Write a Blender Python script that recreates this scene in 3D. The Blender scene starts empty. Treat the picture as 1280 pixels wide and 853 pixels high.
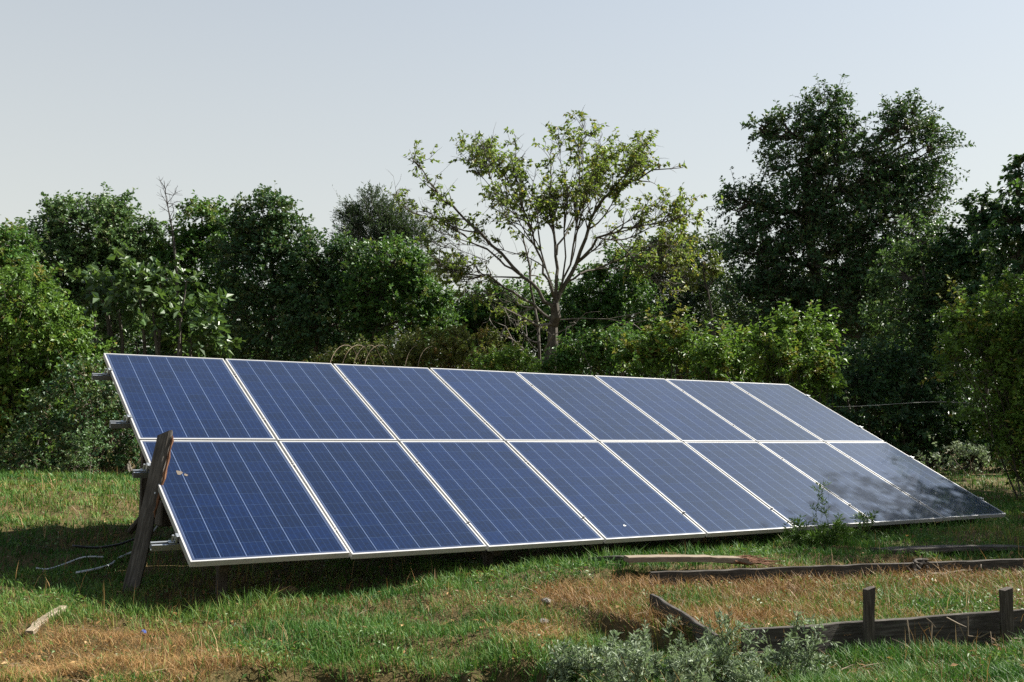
import bpy, math
import numpy as np
from mathutils import Vector, Matrix

R_ = math.radians
# ------------------------------------------------------------------ camera
scene = bpy.context.scene
COL = scene.collection
F_PX, CX, CY = 1272.05, 640.0, 426.5
CAM = np.array([-1.6366, -6.0445, 0.6769])
YAW, PITCH, TILT = R_(32.4227), R_(5.8568), R_(27.1076)
cam_data = bpy.data.cameras.new('camera')
cam = bpy.data.objects.new('camera', cam_data)
COL.objects.link(cam)
cam.location = CAM
cam.rotation_euler = (math.pi / 2 + PITCH, 0, -YAW)
cam_data.sensor_width = 36.0
cam_data.lens = F_PX / 1280 * 36.0
cam_data.clip_start = 0.05
cam_data.clip_end = 5000
scene.camera = cam
# ------------------------------------------------------------------ world, sun, exposure
SUN_YAW, SUN_EL = R_(100), R_(45)          # clockwise from +Y
world = bpy.data.worlds.new('World')
scene.world = world
world.use_nodes = True
wn = world.node_tree
sky = wn.nodes.new('ShaderNodeTexSky')
sky.sky_type = 'NISHITA'
sky.sun_disc = False
sky.sun_elevation = SUN_EL
sky.sun_rotation = SUN_YAW
sky.air_density = 1.4
sky.dust_density = 1.0
sky.ozone_density = 0.5
bg = wn.nodes['Background']
haze_mix = wn.nodes.new('ShaderNodeMix')          # thin summer haze evens the sky out
haze_mix.data_type = 'RGBA'
wtc = wn.nodes.new('ShaderNodeTexCoord')
wsep = wn.nodes.new('ShaderNodeSeparateXYZ')
wn.links.new(wtc.outputs['Generated'], wsep.inputs[0])
wmr = wn.nodes.new('ShaderNodeMapRange')          # haze thins out above about 25 degrees
for i_, v_ in enumerate((.15, .90, .72, .04)):
    wmr.inputs[i_ + 1].default_value = v_
wn.links.new(wsep.outputs[2], wmr.inputs[0])
wn.links.new(wmr.outputs[0], haze_mix.inputs[0])
wn.links.new(sky.outputs[0], haze_mix.inputs[6])
haze_mix.inputs[7].default_value = (5.5, 5.35, 4.85, 1)
wn.links.new(haze_mix.outputs[2], bg.inputs['Color'])
bg.inputs['Strength'].default_value = 0.048
sun_d = bpy.data.lights.new('sun', 'SUN')
sun_d.energy = 5.0
sun_d.angle = R_(0.55)
sun_d.color = (1.0, 0.955, 0.87)
sun = bpy.data.objects.new('sun', sun_d)
COL.objects.link(sun)
sun_dir = Vector((math.sin(SUN_YAW) * math.cos(SUN_EL), math.cos(SUN_YAW) * math.cos(SUN_EL), math.sin(SUN_EL)))
sun.rotation_euler = sun_dir.to_track_quat('Z', 'Y').to_euler()
vs = scene.view_settings
vs.view_transform = 'Standard'
vs.look = 'None'
vs.exposure = 1.62
vs.gamma = 1.0
vs.use_curve_mapping = False
scene.cycles.max_bounces = 8
scene.cycles.diffuse_bounces = 3
scene.cycles.transmission_bounces = 4
scene.cycles.use_denoising = False

# ------------------------------------------------------------------ projection helpers (photo pixel -> point in the world)
FWD = np.array([math.sin(YAW) * math.cos(PITCH), math.cos(YAW) * math.cos(PITCH), math.sin(PITCH)])
RGT = np.array([math.cos(YAW), -math.sin(YAW), 0.0])
UPV = np.cross(RGT, FWD)
FH = np.array([math.sin(YAW), math.cos(YAW)])
RH = RGT[:2]


def at(px, py, d):
    return CAM + d * (FWD + (px - CX) / F_PX * RGT - (py - CY) / F_PX * UPV)


def sstep(a, b, x):
    t = np.clip((x - a) / (b - a), 0, 1)
    return t * t * (3 - 2 * t)


def hash2(ix, iy, s):
    h = (ix.astype(np.int64) * 374761393 + iy.astype(np.int64) * 668265263 + s * 974711) & 0x7fffffff
    h = ((h ^ (h >> 13)) * 1274126177) & 0x7fffffff
    return ((h ^ (h >> 16)) & 0xffff) / 65535.0


def noise(x, y, scale, seed=0):
    x = np.asarray(x, float) / scale
    y = np.asarray(y, float) / scale
    ix, iy = np.floor(x), np.floor(y)
    fx, fy = x - ix, y - iy
    fx, fy = fx * fx * (3 - 2 * fx), fy * fy * (3 - 2 * fy)
    a, b = hash2(ix, iy, seed), hash2(ix + 1, iy, seed)
    c, d = hash2(ix, iy + 1, seed), hash2(ix + 1, iy + 1, seed)
    return (a * (1 - fx) + b * fx) * (1 - fy) + (c * (1 - fx) + d * fx) * fy


def fbm(x, y, scale, seed=0):
    return (noise(x, y, scale, seed) + .5 * noise(x, y, scale / 2.1, seed + 1) + .25 * noise(x, y, scale / 4.3, seed + 2)) / 1.75


# raised bed corners (world xy), from the front left corner
BED_O = at(930, 790, 4.35)[:2]
BED_F = at(1280, 765, 4.86)[:2]
BED_BL = at(822, 716, 6.34)[:2]
BED_U = (BED_F - BED_O) / np.linalg.norm(BED_F - BED_O)
BED_V = np.array([-BED_U[1], BED_U[0]])


def cam_uv(x, y):
    dx, dy = x - CAM[0], y - CAM[1]
    return dx * RH[0] + dy * RH[1], dx * FH[0] + dy * FH[1]


def bed_inside(x, y):
    u = (x - BED_O[0]) * BED_U[0] + (y - BED_O[1]) * BED_U[1]
    v = (x - BED_O[0]) * BED_V[0] + (y - BED_O[1]) * BED_V[1]
    side = u + 0.07 * v + .08
    return sstep(-.02, .04, side) * sstep(-.0, .03, v) * (1 - sstep(2.12, 2.2, v)) * (1 - sstep(3.4, 3.5, u)), u, v


def ground_z(x, y):
    x = np.asarray(x, float)
    y = np.asarray(y, float)
    r, d = cam_uv(x, y)
    z = -.25 + .012 * np.clip(x, -2, 9) + .08 * (fbm(x, y, 1.4, 3) - .5) + .07 * (noise(x, y, .33, 8) - .5) + .035 * (noise(x, y, .13, 9) - .5)
    z = z + .52 * sstep(.4, 6.0, y) * (1 - sstep(0, 5, x))
    z = z + .34 * sstep(1, 8, y) * sstep(7, 11, x)
    z = z - .05 * sstep(-1.8, -1.0, y) * (1 - sstep(.2, .8, y)) * (1 - sstep(.8, 1.8, x))
    z = z + .07 * sstep(-2.2, -.6, y) * (1 - sstep(-.6, .9, y)) * sstep(.8, 2.2, x)
    # eroded bank at the front
    px = r / np.maximum(d, .3) * F_PX + CX
    edge = 4.15 + .3 * (noise(x, y, .35, 21) - .5) + .2 * (noise(x, y, .12, 22) - .5) + .40 * sstep(250, 420, px)
    bank = (1 - sstep(edge - .16, edge + .02, d)) * (1 - sstep(660, 760, px))
    z = z - .34 * bank
    # little scarp further in
    e2 = 5.05 + .22 * (noise(x, y, .4, 31) - .5)
    z = z - .05 * (1 - sstep(e2 - .1, e2 + .03, d)) * sstep(330, 420, px) * (1 - sstep(560, 700, px))
    b, u, v = bed_inside(x, y)
    z = z - .05 * (1 - b) * sstep(-.5, -.05, v) * (1 - sstep(.0, .12, v)) * sstep(-.2, .2, u)
    z = z - .09 * sstep(-.36, -.18, u + .07 * v + .08) * sstep(-.1, .05, v) * (1 - sstep(1.0, 1.25, v)) * (1 - b)
    zb = -.19 + .025 * u * .3 + .03 * (noise(x, y, .3, 41) - .5) - .085 * sstep(1.2, 2.0, v)
    z = z * (1 - b) + np.maximum(zb, z * .6 + zb * .4) * b
    far = sstep(14, 60, d)
    return z + far * .3 * (fbm(x, y, 18, 5) - .3)


def on_ground(px, py):
    d = 5.0
    for _ in range(40):
        p = at(px, py, d)
        g = float(ground_z(p[0], p[1]))
        # depth at which this ray reaches height g
        s = (at(px, py, 1.0) - CAM)
        if s[2] > -1e-3:
            break
        d = .5 * d + .5 * (g - CAM[2]) / s[2]
    p = at(px, py, d)
    p[2] = float(ground_z(p[0], p[1]))
    return p


# ------------------------------------------------------------------ mesh helpers
def new_mesh(name, verts, faces_flat, sizes, mat, parent=None, smooth=False, tint=None, loc=None):
    verts = np.asarray(verts, np.float32)
    me = bpy.data.meshes.new(name)
    sizes = np.asarray(sizes, np.int32)
    faces_flat = np.asarray(faces_flat, np.int32)
    me.vertices.add(len(verts))
    me.vertices.foreach_set('co', verts.ravel())
    me.loops.add(len(faces_flat))
    me.loops.foreach_set('vertex_index', faces_flat)
    me.polygons.add(len(sizes))
    starts = np.concatenate([[0], np.cumsum(sizes)[:-1]]).astype(np.int32)
    me.polygons.foreach_set('loop_start', starts)
    me.polygons.foreach_set('loop_total', sizes)
    me.polygons.foreach_set('use_smooth', np.full(len(sizes), bool(smooth)))
    me.update(calc_edges=True)
    if tint is not None:
        at_ = me.attributes.new('tint', 'FLOAT', 'FACE')
        at_.data.foreach_set('value', np.asarray(tint, np.float32))
    me.materials.append(mat)
    o = bpy.data.objects.new(name, me)
    COL.objects.link(o)
    if parent is not None:
        o.parent = parent
    if loc is not None:
        o.location = loc
    return o


class MB:
    """collects boxes, tubes and loose faces for ONE mesh object"""

    def __init__(self):
        self.v, self.f = [], []

    def add(self, v, f):
        n = len(self.v)
        self.v += [tuple(p) for p in v]
        self.f += [tuple(i + n for i in q) for q in f]

    def box(self, c, s, rot=None, bev=0.0):
        hx, hy, hz = [q / 2 for q in s]
        b = min(bev, hx * .9, hy * .9, hz * .9)
        if b <= 0:
            pts = [(-hx, -hy, -hz), (hx, -hy, -hz), (hx, hy, -hz), (-hx, hy, -hz), (-hx, -hy, hz), (hx, -hy, hz), (hx, hy, hz), (-hx, hy, hz)]
            fs = [(0, 3, 2, 1), (4, 5, 6, 7), (0, 1, 5, 4), (1, 2, 6, 5), (2, 3, 7, 6), (3, 0, 4, 7)]
        else:
            # chamfer of the four long-profile corners and a smaller top
            prof = [(-hx + b, -hy), (hx - b, -hy), (hx, -hy + b), (hx, hy - b), (hx - b, hy), (-hx + b, hy), (-hx, hy - b), (-hx, -hy + b)]
            pr2 = [(x * (1 - b / hx), y * (1 - b / hy)) for x, y in prof]
            pts, fs = [], []
            for z, pp in ((-hz, pr2), (-hz + b, prof), (hz - b, prof), (hz, pr2)):
                pts += [(x, y, z) for x, y in pp]
            for k in range(3):
                for i in range(8):
                    j = (i + 1) % 8
                    fs.append((k * 8 + i, k * 8 + j, k * 8 + 8 + j, k * 8 + 8 + i))
            fs.append(tuple(range(7, -1, -1)))
            fs.append(tuple(range(24, 32)))
        M = rot if rot is not None else Matrix.Identity(3)
        c = Vector(c)
        self.add([M @ Vector(p) + c for p in pts], fs)

    def tube(self, pts, radii, m=6, cap=True):
        pts = [np.asarray(p, float) for p in pts]
        n = len(pts)
        if not hasattr(radii, '__len__'):
            radii = [radii] * n
        base = len(self.v)
        prev = None
        for i in range(n):
            t = pts[min(i + 1, n - 1)] - pts[max(i - 1, 0)]
            t = t / (np.linalg.norm(t) + 1e-9)
            if prev is None:
                a = np.array([0, 0, 1.0]) if abs(t[2]) < .9 else np.array([1.0, 0, 0])
            else:
                a = prev
            u = a - t * np.dot(a, t)
            u /= np.linalg.norm(u) + 1e-9
            prev = u
            w = np.cross(t, u)
            for k in range(m):
                an = 2 * math.pi * k / m
                self.v.append(tuple(pts[i] + radii[i] * (math.cos(an) * u + math.sin(an) * w)))
        for i in range(n - 1):
            for k in range(m):
                j = (k + 1) % m
                self.f.append((base + i * m + k, base + i * m + j, base + i * m + m + j, base + i * m + m + k))
        if cap:
            self.f.append(tuple(base + k for k in range(m - 1, -1, -1)))
            self.f.append(tuple(base + (n - 1) * m + k for k in range(m)))

    def build(self, name, mat, parent=None, smooth=False):
        flat = [i for q in self.f for i in q]
        return new_mesh(name, self.v, flat, [len(q) for q in self.f], mat, parent, smooth)


def tag(o, label, cat, group=None, kind=None):
    o['label'] = label
    o['category'] = cat
    if group:
        o['group'] = group
    if kind:
        o['kind'] = kind
    return o


def empty(name, loc, rot=(0, 0, 0)):
    o = bpy.data.objects.new(name, None)
    COL.objects.link(o)
    o.location = loc
    o.rotation_euler = rot
    o.empty_display_size = .2
    return o


# ------------------------------------------------------------------ materials
def mat_new(name):
    m = bpy.data.materials.new(name)
    m.use_nodes = True
    nt = m.node_tree
    b = nt.nodes['Principled BSDF']
    return m, nt, b


def nd(nt, typ, **kw):
    n = nt.nodes.new(typ)
    for k, v in kw.items():
        setattr(n, k, v)
    return n


def mth(nt, op, a, b=None, clamp=False):
    n = nt.nodes.new('ShaderNodeMath')
    n.operation = op
    n.use_clamp = clamp
    for i, s in enumerate((a, b)):
        if s is None:
            continue
        if isinstance(s, (int, float)):
            n.inputs[i].default_value = s
        else:
            nt.links.new(s, n.inputs[i])
    return n.outputs[0]


def ramp(nt, fac, stops):
    r = nt.nodes.new('ShaderNodeValToRGB')
    el = r.color_ramp.elements
    while len(el) < len(stops):
        el.new(.5)
    for e, (p, c) in zip(el, stops):
        e.position = p
        e.color = (*c, 1)
    nt.links.new(fac, r.inputs[0])
    return r.outputs[0]


def noise_tex(nt, vec, scale, detail=4, rough=.55):
    n = nt.nodes.new('ShaderNodeTexNoise')
    n.inputs['Scale'].default_value = scale
    n.inputs['Detail'].default_value = detail
    n.inputs['Roughness'].default_value = rough
    if vec is not None:
        nt.links.new(vec, n.inputs['Vector'])
    return n.outputs['Fac']


def mixc(nt, fac, a, b):
    n = nt.nodes.new('ShaderNodeMix')
    n.data_type = 'RGBA'
    for i, s in ((0, fac), (6, a), (7, b)):
        if isinstance(s, (int, float)):
            n.inputs[i].default_value = s
        elif isinstance(s, tuple):
            n.inputs[i].default_value = (*s, 1)
        else:
            nt.links.new(s, n.inputs[i])
    return n.outputs[2]


def bump(nt, b, h, strength, dist):
    n = nt.nodes.new('ShaderNodeBump')
    n.inputs['Strength'].default_value = strength
    n.inputs['Distance'].default_value = dist
    nt.links.new(h, n.inputs['Height'])
    nt.links.new(n.outputs[0], b.inputs['Normal'])


def leaf_mat(name, c0, c1, c2=None, trans=.36, rough=.5, spec=.35):
    """leaf colours run over the per-leaf tint: dark, mid, and the odd yellow or brown leaf"""
    m, nt, b = mat_new(name)
    a = nd(nt, 'ShaderNodeAttribute', attribute_name='tint')
    stops = [(0.0, c0), (.72, c1)] + ([(1.0, c2)] if c2 else [(1.0, tuple(min(1, q * 1.25) for q in c1))])
    col = ramp(nt, a.outputs['Fac'], stops)
    nt.links.new(col, b.inputs['Base Color'])
    b.inputs['Roughness'].default_value = rough
    b.inputs['Specular IOR Level'].default_value = spec
    tr = nd(nt, 'ShaderNodeBsdfTranslucent')
    mul = mixc(nt, .5, col, (.10, .17, .02))
    nt.links.new(mul, tr.inputs['Color'])
    mx = nd(nt, 'ShaderNodeMixShader')
    mx.inputs[0].default_value = trans
    nt.links.new(b.outputs[0], mx.inputs[1])
    nt.links.new(tr.outputs[0], mx.inputs[2])
    nt.links.new(mx.outputs[0], nt.nodes['Material Output'].inputs['Surface'])
    return m


def wood_mat(name, dark, light, grey, axis_scale=(30, 30, 2.5), rough=.85):
    m, nt, b = mat_new(name)
    tc = nd(nt, 'ShaderNodeTexCoord')
    mp = nd(nt, 'ShaderNodeMapping')
    mp.inputs['Scale'].default_value = axis_scale
    nt.links.new(tc.outputs['Object'], mp.inputs['Vector'])
    f = noise_tex(nt, mp.outputs[0], 3.0, 6, .65)
    c = ramp(nt, f, [(.3, dark), (.52, light), (.72, grey)])
    f2 = noise_tex(nt, tc.outputs['Object'], 9.0, 4)
    c2 = mixc(nt, mth(nt, 'MULTIPLY', f2, .6), c, tuple(q * .55 for q in dark))
    nt.links.new(c2, b.inputs['Base Color'])
    b.inputs['Roughness'].default_value = rough
    b.inputs['Specular IOR Level'].default_value = .2
    bump(nt, b, f, .7, .006)
    return m


def metal_mat(name, c, rough, metal=1.0, dirt=.25):
    m, nt, b = mat_new(name)
    tc = nd(nt, 'ShaderNodeTexCoord')
    f = noise_tex(nt, tc.outputs['Object'], 14.0, 5, .6)
    col = mixc(nt, mth(nt, 'MULTIPLY', ramp(nt, f, [(.45, (0, 0, 0)), (.75, (1, 1, 1))]), dirt), c, (.16, .12, .07))
    nt.links.new(col, b.inputs['Base Color'])
    b.inputs['Metallic'].default_value = metal
    b.inputs['Roughness'].default_value = rough
    return m


def plain_mat(name, c, rough=.6, var=.3, scale=20):
    m, nt, b = mat_new(name)
    tc = nd(nt, 'ShaderNodeTexCoord')
    f = noise_tex(nt, tc.outputs['Object'], scale, 4)
    col = ramp(nt, f, [(.3, tuple(q * (1 - var) for q in c)), (.7, tuple(min(1, q * (1 + var)) for q in c))])
    nt.links.new(col, b.inputs['Base Color'])
    b.inputs['Roughness'].default_value = rough
    return m


# solar cells: 6 x 10 polycrystalline cells drawn in metres in the panel's own space
PW, PL, GAP = 0.99, 1.65 * .9488, 0.02
FR = 0.013


def cell_mat():
    m, nt, b = mat_new('solar_cells')
    tc = nd(nt, 'ShaderNodeTexCoord')
    sp = nd(nt, 'ShaderNodeSeparateXYZ')
    nt.links.new(tc.outputs['Object'], sp.inputs[0])
    x, y = sp.outputs[0], sp.outputs[1]
    mx, my = .016, .018
    cw, ch = (PW - 2 * FR - 2 * mx) / 6, (PL - 2 * FR - 2 * my) / 10
    u = mth(nt, 'DIVIDE', mth(nt, 'ADD', x, PW / 2 - FR - mx), cw)
    v = mth(nt, 'DIVIDE', mth(nt, 'SUBTRACT', y, FR + my), ch)

    def line(t, half, freq=1.0, off=0.0):
        tt = mth(nt, 'ADD', mth(nt, 'MULTIPLY', t, freq), off)
        fr = mth(nt, 'FRACT', tt)
        dd = mth(nt, 'ABSOLUTE', mth(nt, 'SUBTRACT', fr, .5))       # .5 at integer
        return mth(nt, 'GREATER_THAN', dd, .5 - half)
    g1 = line(u, .0135)
    g2 = line(v, .0075)
    bus = line(u, .03, 4.0, .5)
    # outside of the cell field
    def outside(t, n):
        return mth(nt, 'MAXIMUM', mth(nt, 'LESS_THAN', t, 0.0), mth(nt, 'GREATER_THAN', t, n))
    out = mth(nt, 'MAXIMUM', outside(u, 6.0), outside(v, 10.0))
    # crystal grains, cell to cell tone
    vo = nd(nt, 'ShaderNodeTexVoronoi')
    vo.inputs['Scale'].default_value = 70
    nt.links.new(tc.outputs['Object'], vo.inputs['Vector'])
    grain = nd(nt, 'ShaderNodeSeparateColor')
    nt.links.new(vo.outputs['Color'], grain.inputs[0])
    cu = nd(nt, 'ShaderNodeCombineXYZ')
    nt.links.new(mth(nt, 'FLOOR', u), cu.inputs[0])
    nt.links.new(mth(nt, 'FLOOR', v), cu.inputs[1])
    oi = nd(nt, 'ShaderNodeObjectInfo')
    nt.links.new(mth(nt, 'MULTIPLY', oi.outputs['Random'], 50.0), cu.inputs[2])
    wnz = nd(nt, 'ShaderNodeTexWhiteNoise')
    nt.links.new(cu.outputs[0], wnz.inputs['Vector'])
    tone = mth(nt, 'ADD', mth(nt, 'MULTIPLY', grain.outputs[0], .5), mth(nt, 'MULTIPLY', wnz.outputs['Value'], .36))
    tone = mth(nt, 'ADD', tone, mth(nt, 'MULTIPLY', mth(nt, 'SUBTRACT', oi.outputs['Random'], .4), .4))
    base = ramp(nt, tone, [(0.1, (.0003, .0030, .0175)), (.5, (.0005, .0052, .030)), (.95, (.0010, .0082, .044))])
    c = mixc(nt, mth(nt, 'MULTIPLY', bus, .30), base, (.030, .065, .15))
    c = mixc(nt, mth(nt, 'MULTIPLY', g2, .30), c, (.07, .115, .21))
    c = mixc(nt, mth(nt, 'MULTIPLY', g1, .62), c, (.13, .18, .30))
    c = mixc(nt, mth(nt, 'MULTIPLY', out, .85), c, (.035, .045, .08))
    # dust film on the glass, runs down the slope
    mp = nd(nt, 'ShaderNodeMapping')
    mp.inputs['Scale'].default_value = (2.2, .8, 1)
    nt.links.new(tc.outputs['Object'], mp.inputs['Vector'])
    av = nd(nt, 'ShaderNodeVectorMath', operation='ADD')
    cb = nd(nt, 'ShaderNodeCombineXYZ')
    nt.links.new(mth(nt, 'MULTIPLY', oi.outputs['Random'], 37.0), cb.inputs[2])
    nt.links.new(mp.outputs[0], av.inputs[0])
    nt.links.new(cb.outputs[0], av.inputs[1])
    d1 = noise_tex(nt, av.outputs[0], 2.4, 6, .6)
    dust = mth(nt, 'ADD', mth(nt, 'MULTIPLY', d1, .004), .0)
    c = mixc(nt, dust, c, (.30, .29, .27))
    nt.links.new(c, b.inputs['Base Color'])
    b.inputs['Roughness'].default_value = .31
    b.inputs['Specular IOR Level'].default_value = .22
    b.inputs['Specular Tint'].default_value = (.35, .75, 1, 1)
    b.inputs['Sheen Weight'].default_value = .0
    b.inputs['Sheen Roughness'].default_value = .28
    b.inputs['Sheen Tint'].default_value = (.6, .82, 1, 1)
    b.inputs['Coat Weight'].default_value = 1.0
    b.inputs['Coat IOR'].default_value = 1.21
    nt.links.new(mth(nt, 'ADD', mth(nt, 'MULTIPLY', d1, .08), .015), b.inputs['Coat Roughness'])
    return m


M = {}
M['cells'] = cell_mat()
M['alu'] = metal_mat('aluminium_frame', (.36, .36, .355), .6, .3, .2)
M['rail'] = metal_mat('aluminium_rail', (.34, .36, .37), .45, .85, .2)
M['steel'] = metal_mat('dark_steel', (.25, .25, .25), .5, .8, .5)
M['back'] = plain_mat('panel_backing', (.5, .5, .5), .6, .1)
M['black'] = plain_mat('black_plastic', (.02, .02, .02), .5)
M['post'] = wood_mat('weathered_plank', (.035, .030, .026), (.095, .084, .070), (.18, .165, .148))
M['rust'] = wood_mat('reddish_split_wood', (.07, .03, .016), (.17, .08, .04), (.25, .15, .09))
M['board'] = wood_mat('bed_board_wood', (.022, .018, .015), (.062, .054, .045), (.15, .138, .12), (2.5, 30, 30))
M['pale'] = wood_mat('pale_plank_wood', (.11, .08, .055), (.23, .185, .135), (.32, .28, .225), (2.5, 30, 30))
M['stake'] = wood_mat('stake_wood', (.025, .020, .015), (.075, .062, .05), (.17, .15, .125))
M['lumber'] = wood_mat('fresh_lumber', (.14, .11, .075), (.26, .21, .145), (.34, .30, .23), (2.5, 30, 30))
M['bark'] = wood_mat('tree_bark', (.040, .034, .027), (.10, .088, .072), (.19, .175, .15), (6, 6, 2))
M['barkpale'] = wood_mat('pale_dead_bark', (.09, .075, .06), (.20, .18, .155), (.32, .30, .27), (6, 6, 3))
M['twig'] = plain_mat('dry_twig', (.13, .095, .055), .8)
M['stemgreen'] = plain_mat('green_stem', (.07, .09, .03), .6)
M['hoop'] = plain_mat('rusty_hoop', (.16, .115, .065), .7)
M['cable_b'] = plain_mat('black_cable', (.02, .02, .02), .45)
M['cable_g'] = plain_mat('grey_conduit', (.42, .44, .45), .5)
M['hose'] = plain_mat('pale_wire', (.22, .22, .20), .5)
M['blue'] = plain_mat('blue_plastic', (.015, .05, .22), .9, .4)
M['stone'] = plain_mat('grey_stone', (.14, .125, .105), .9, .4, 12)


def ground_mat():
    m, nt, b = mat_new('ground_soil')
    tc = nd(nt, 'ShaderNodeTexCoord')
    f = noise_tex(nt, tc.outputs['Object'], 1.3, 8, .65)
    f2 = noise_tex(nt, tc.outputs['Object'], 28, 5, .7)
    c = ramp(nt, f, [(.3, (.030, .032, .010)), (.5, (.060, .050, .020)), (.7, (.085, .060, .030))])
    c2 = mixc(nt, ramp(nt, f2, [(.4, (0, 0, 0)), (.7, (.8, .8, .8))]), c, (.13, .09, .042))
    nt.links.new(c2, b.inputs['Base Color'])
    b.inputs['Roughness'].default_value = .95
    b.inputs['Specular IOR Level'].default_value = .1
    bump(nt, b, f2, .9, .03)
    return m


M['ground'] = ground_mat()

# ------------------------------------------------------------------ ground sheet reaching the horizon
def axis(c, near, step, far, n):
    a = np.arange(-near, near + step / 2, step)
    t = np.linspace(0, 1, n + 1)[1:]
    g = near + (far - near) * t ** 4 + step * 6 * t * (1 - t)
    return np.concatenate([-g[::-1], a, g]) + c


gx, gy = axis(2.0, 7.5, .035, 1500, 44), axis(-.2, 5.6, .035, 1500, 44)
GX, GY = np.meshgrid(gx, gy)
GZ = ground_z(GX.ravel(), GY.ravel())
nx, ny = len(gx), len(gy)
ii = (np.arange(ny - 1)[:, None] * nx + np.arange(nx - 1)[None, :]).ravel()
quads = np.stack([ii, ii + 1, ii + nx + 1, ii + nx], 1)
g = new_mesh('ground', np.stack([GX.ravel(), GY.ravel(), GZ], 1), quads.ravel(), np.full(len(quads), 4), M['ground'], smooth=True)
g['kind'] = 'structure'

# ------------------------------------------------------------------ the solar array
ST, CT = math.sin(TILT), math.cos(TILT)
NORM = Vector((0, -ST, CT))
SLOPE = Vector((0, CT, ST))
RT = Matrix(((1, 0, 0), (0, CT, -ST), (0, ST, CT)))      # panel space -> world
THK = 0.038


def make_panel():
    root = empty('solar_panel', (0, 0, 0), (TILT, 0, 0))
    mb = MB()
    # four mitred-looking frame bars, butted end to end; top face is 2 mm proud of the glass
    mb.box((0, FR / 2, -THK / 2), (PW, FR, THK), bev=.0015)
    mb.box((0, PL - FR / 2, -THK / 2), (PW, FR, THK), bev=.0015)
    mb.box((-PW / 2 + FR / 2, PL / 2, -THK / 2), (FR, PL - 2 * FR - .0008, THK - .0006), bev=.0015)
    mb.box((PW / 2 - FR / 2, PL / 2, -THK / 2), (FR, PL - 2 * FR - .0008, THK - .0006), bev=.0015)
    mb.build('frame', M['alu'], root)
    gl = MB()
    hx = PW / 2 - FR - .0004
    y0, y1 = FR + .0004, PL - FR - .0004
    n = 6
    vs_, fs_ = [], []
    for (zz) in (-.002, -.007):
        for yy in (y0, y1):
            vs_ += [(-hx, yy, zz), (hx, yy, zz)]
    fs_ = [(0, 1, 3, 2), (4, 6, 7, 5), (0, 4, 5, 1), (1, 5, 7, 3), (3, 7, 6, 2), (2, 6, 4, 0)]
    gl.add(vs_, fs_)
    gl.build('cell_sheet', M['cells'], root)
    jb = MB()
    jb.box((0, PL - .14, -.019), (.11, .09, .022), bev=.004)
    jb.tube([(.04, PL - .14, -.02), (.12, PL - .2, -.03), (.2, PL - .32, -.045), (.1, PL - .45, -.05)], .003, 5)
    jb.build('junction_box', M['black'], root)
    return root


def copy_tree(o, parent=None):
    c = o.copy()
    COL.objects.link(c)
    if parent is not None:
        c.parent = parent
    for ch in o.children:
        copy_tree(ch, c)
    return c


ORD = ['first', 'second', 'third', 'fourth', 'fifth', 'sixth', 'seventh', 'eighth']
low_lab = ['blue solar panel at the low left corner, behind the leaning grey plank',
           'blue solar panel in the lower row, second from the left end',
           'blue solar panel in the lower row, third from the left end',
           'blue solar panel in the lower row, fourth from the left end',
           'dusty blue solar panel in the lower row, above the splintered plank',
           'pale dusty solar panel in the lower row, with the tall weed in front',
           'hazy reflecting solar panel in the lower row, second from the right end',
           'dark shaded solar panel at the far low right corner of the array']
up_lab = ['blue solar panel at the high left corner of the array',
          'blue solar panel in the upper row, second from the left end',
          'blue solar panel in the upper row, third from the left end',
          'blue solar panel in the upper row, fourth from the left end',
          'greyish blue solar panel in the upper row, fourth from the right end',
          'greyish blue solar panel in the upper row, third from the right end',
          'pale grey solar panel in the upper row, second from the right end',
          'pale grey glaring solar panel at the high right corner of the array']
proto = make_panel()
rngp = np.random.default_rng(4)
first = True
for row in (0, 1):
    for k in range(8):
        p = proto if first else copy_tree(proto)
        first = False
        s0 = row * (PL + GAP)
        sag = -.014 * math.sin(math.pi * (k + .5) / 8) * (1 if row == 0 else .2) + (.012 if (k == 0 and row == 0) else 0)
        pos = Vector((k * (PW + GAP) + PW / 2, 0, 0)) + SLOPE * s0 + NORM * (sag + rngp.normal(0, .0012))
        p.location = pos
        p.rotation_euler = (TILT - sag / PL * (1 if row == 0 else 0) + rngp.normal(0, .0012), rngp.normal(0, .0012), 0)
        tag(p, (up_lab if row else low_lab)[k], 'solar panel', 'solar panels of the ground array')

M['clodmark'] = plain_mat('dry_mud_smear', (.10, .08, .06), .9, .3)
M['chalk'] = plain_mat('white_dropping', (.6, .6, .57), .8, .1)
for target, spots_ in ((low_lab[3], [(-.2, .17, .008)]), (low_lab[0], [(-.33, 1.08, .02), (-.29, 1.05, .011)]), ):
    po = [o for o in COL.objects if o.get('label') == target][0]
    mb = MB()
    rg_ = np.random.default_rng(int(spots_[0][0] * 100) + 200)
    for sx, sy, sr in spots_:
        ring = [(sx + sr * (1 + .35 * rg_.normal()) * math.cos(q), sy + sr * 1.5 * (1 + .3 * rg_.normal()) * math.sin(q), -.0005) for q in np.linspace(0, 2 * math.pi, 11)[:-1]]
        low = [(px_, py_, -.0018) for px_, py_, _ in ring]
        mb.add(low + ring, [tuple(range(10, 20))] + [(i, (i + 1) % 10, 10 + (i + 1) % 10, 10 + i) for i in range(10)])
    mb.build('bird_dropping', M['chalk'] if target != low_lab[0] else M['clodmark'], po)

rack = empty('panel_rack', (0, 1.4, ground_z(0, 1.4)))
tag(rack, 'aluminium rail rack with timber supports under the solar panels', 'mounting rack')
rack_inv = Vector(rack.location)


def part(mb, name, mat, parent=rack, base=None, smooth=False):
    off = Vector(base if base is not None else rack.location)
    mb.v = [tuple(Vector(p) - off) for p in mb.v]
    return mb.build(name, mat, parent, smooth)


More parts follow.
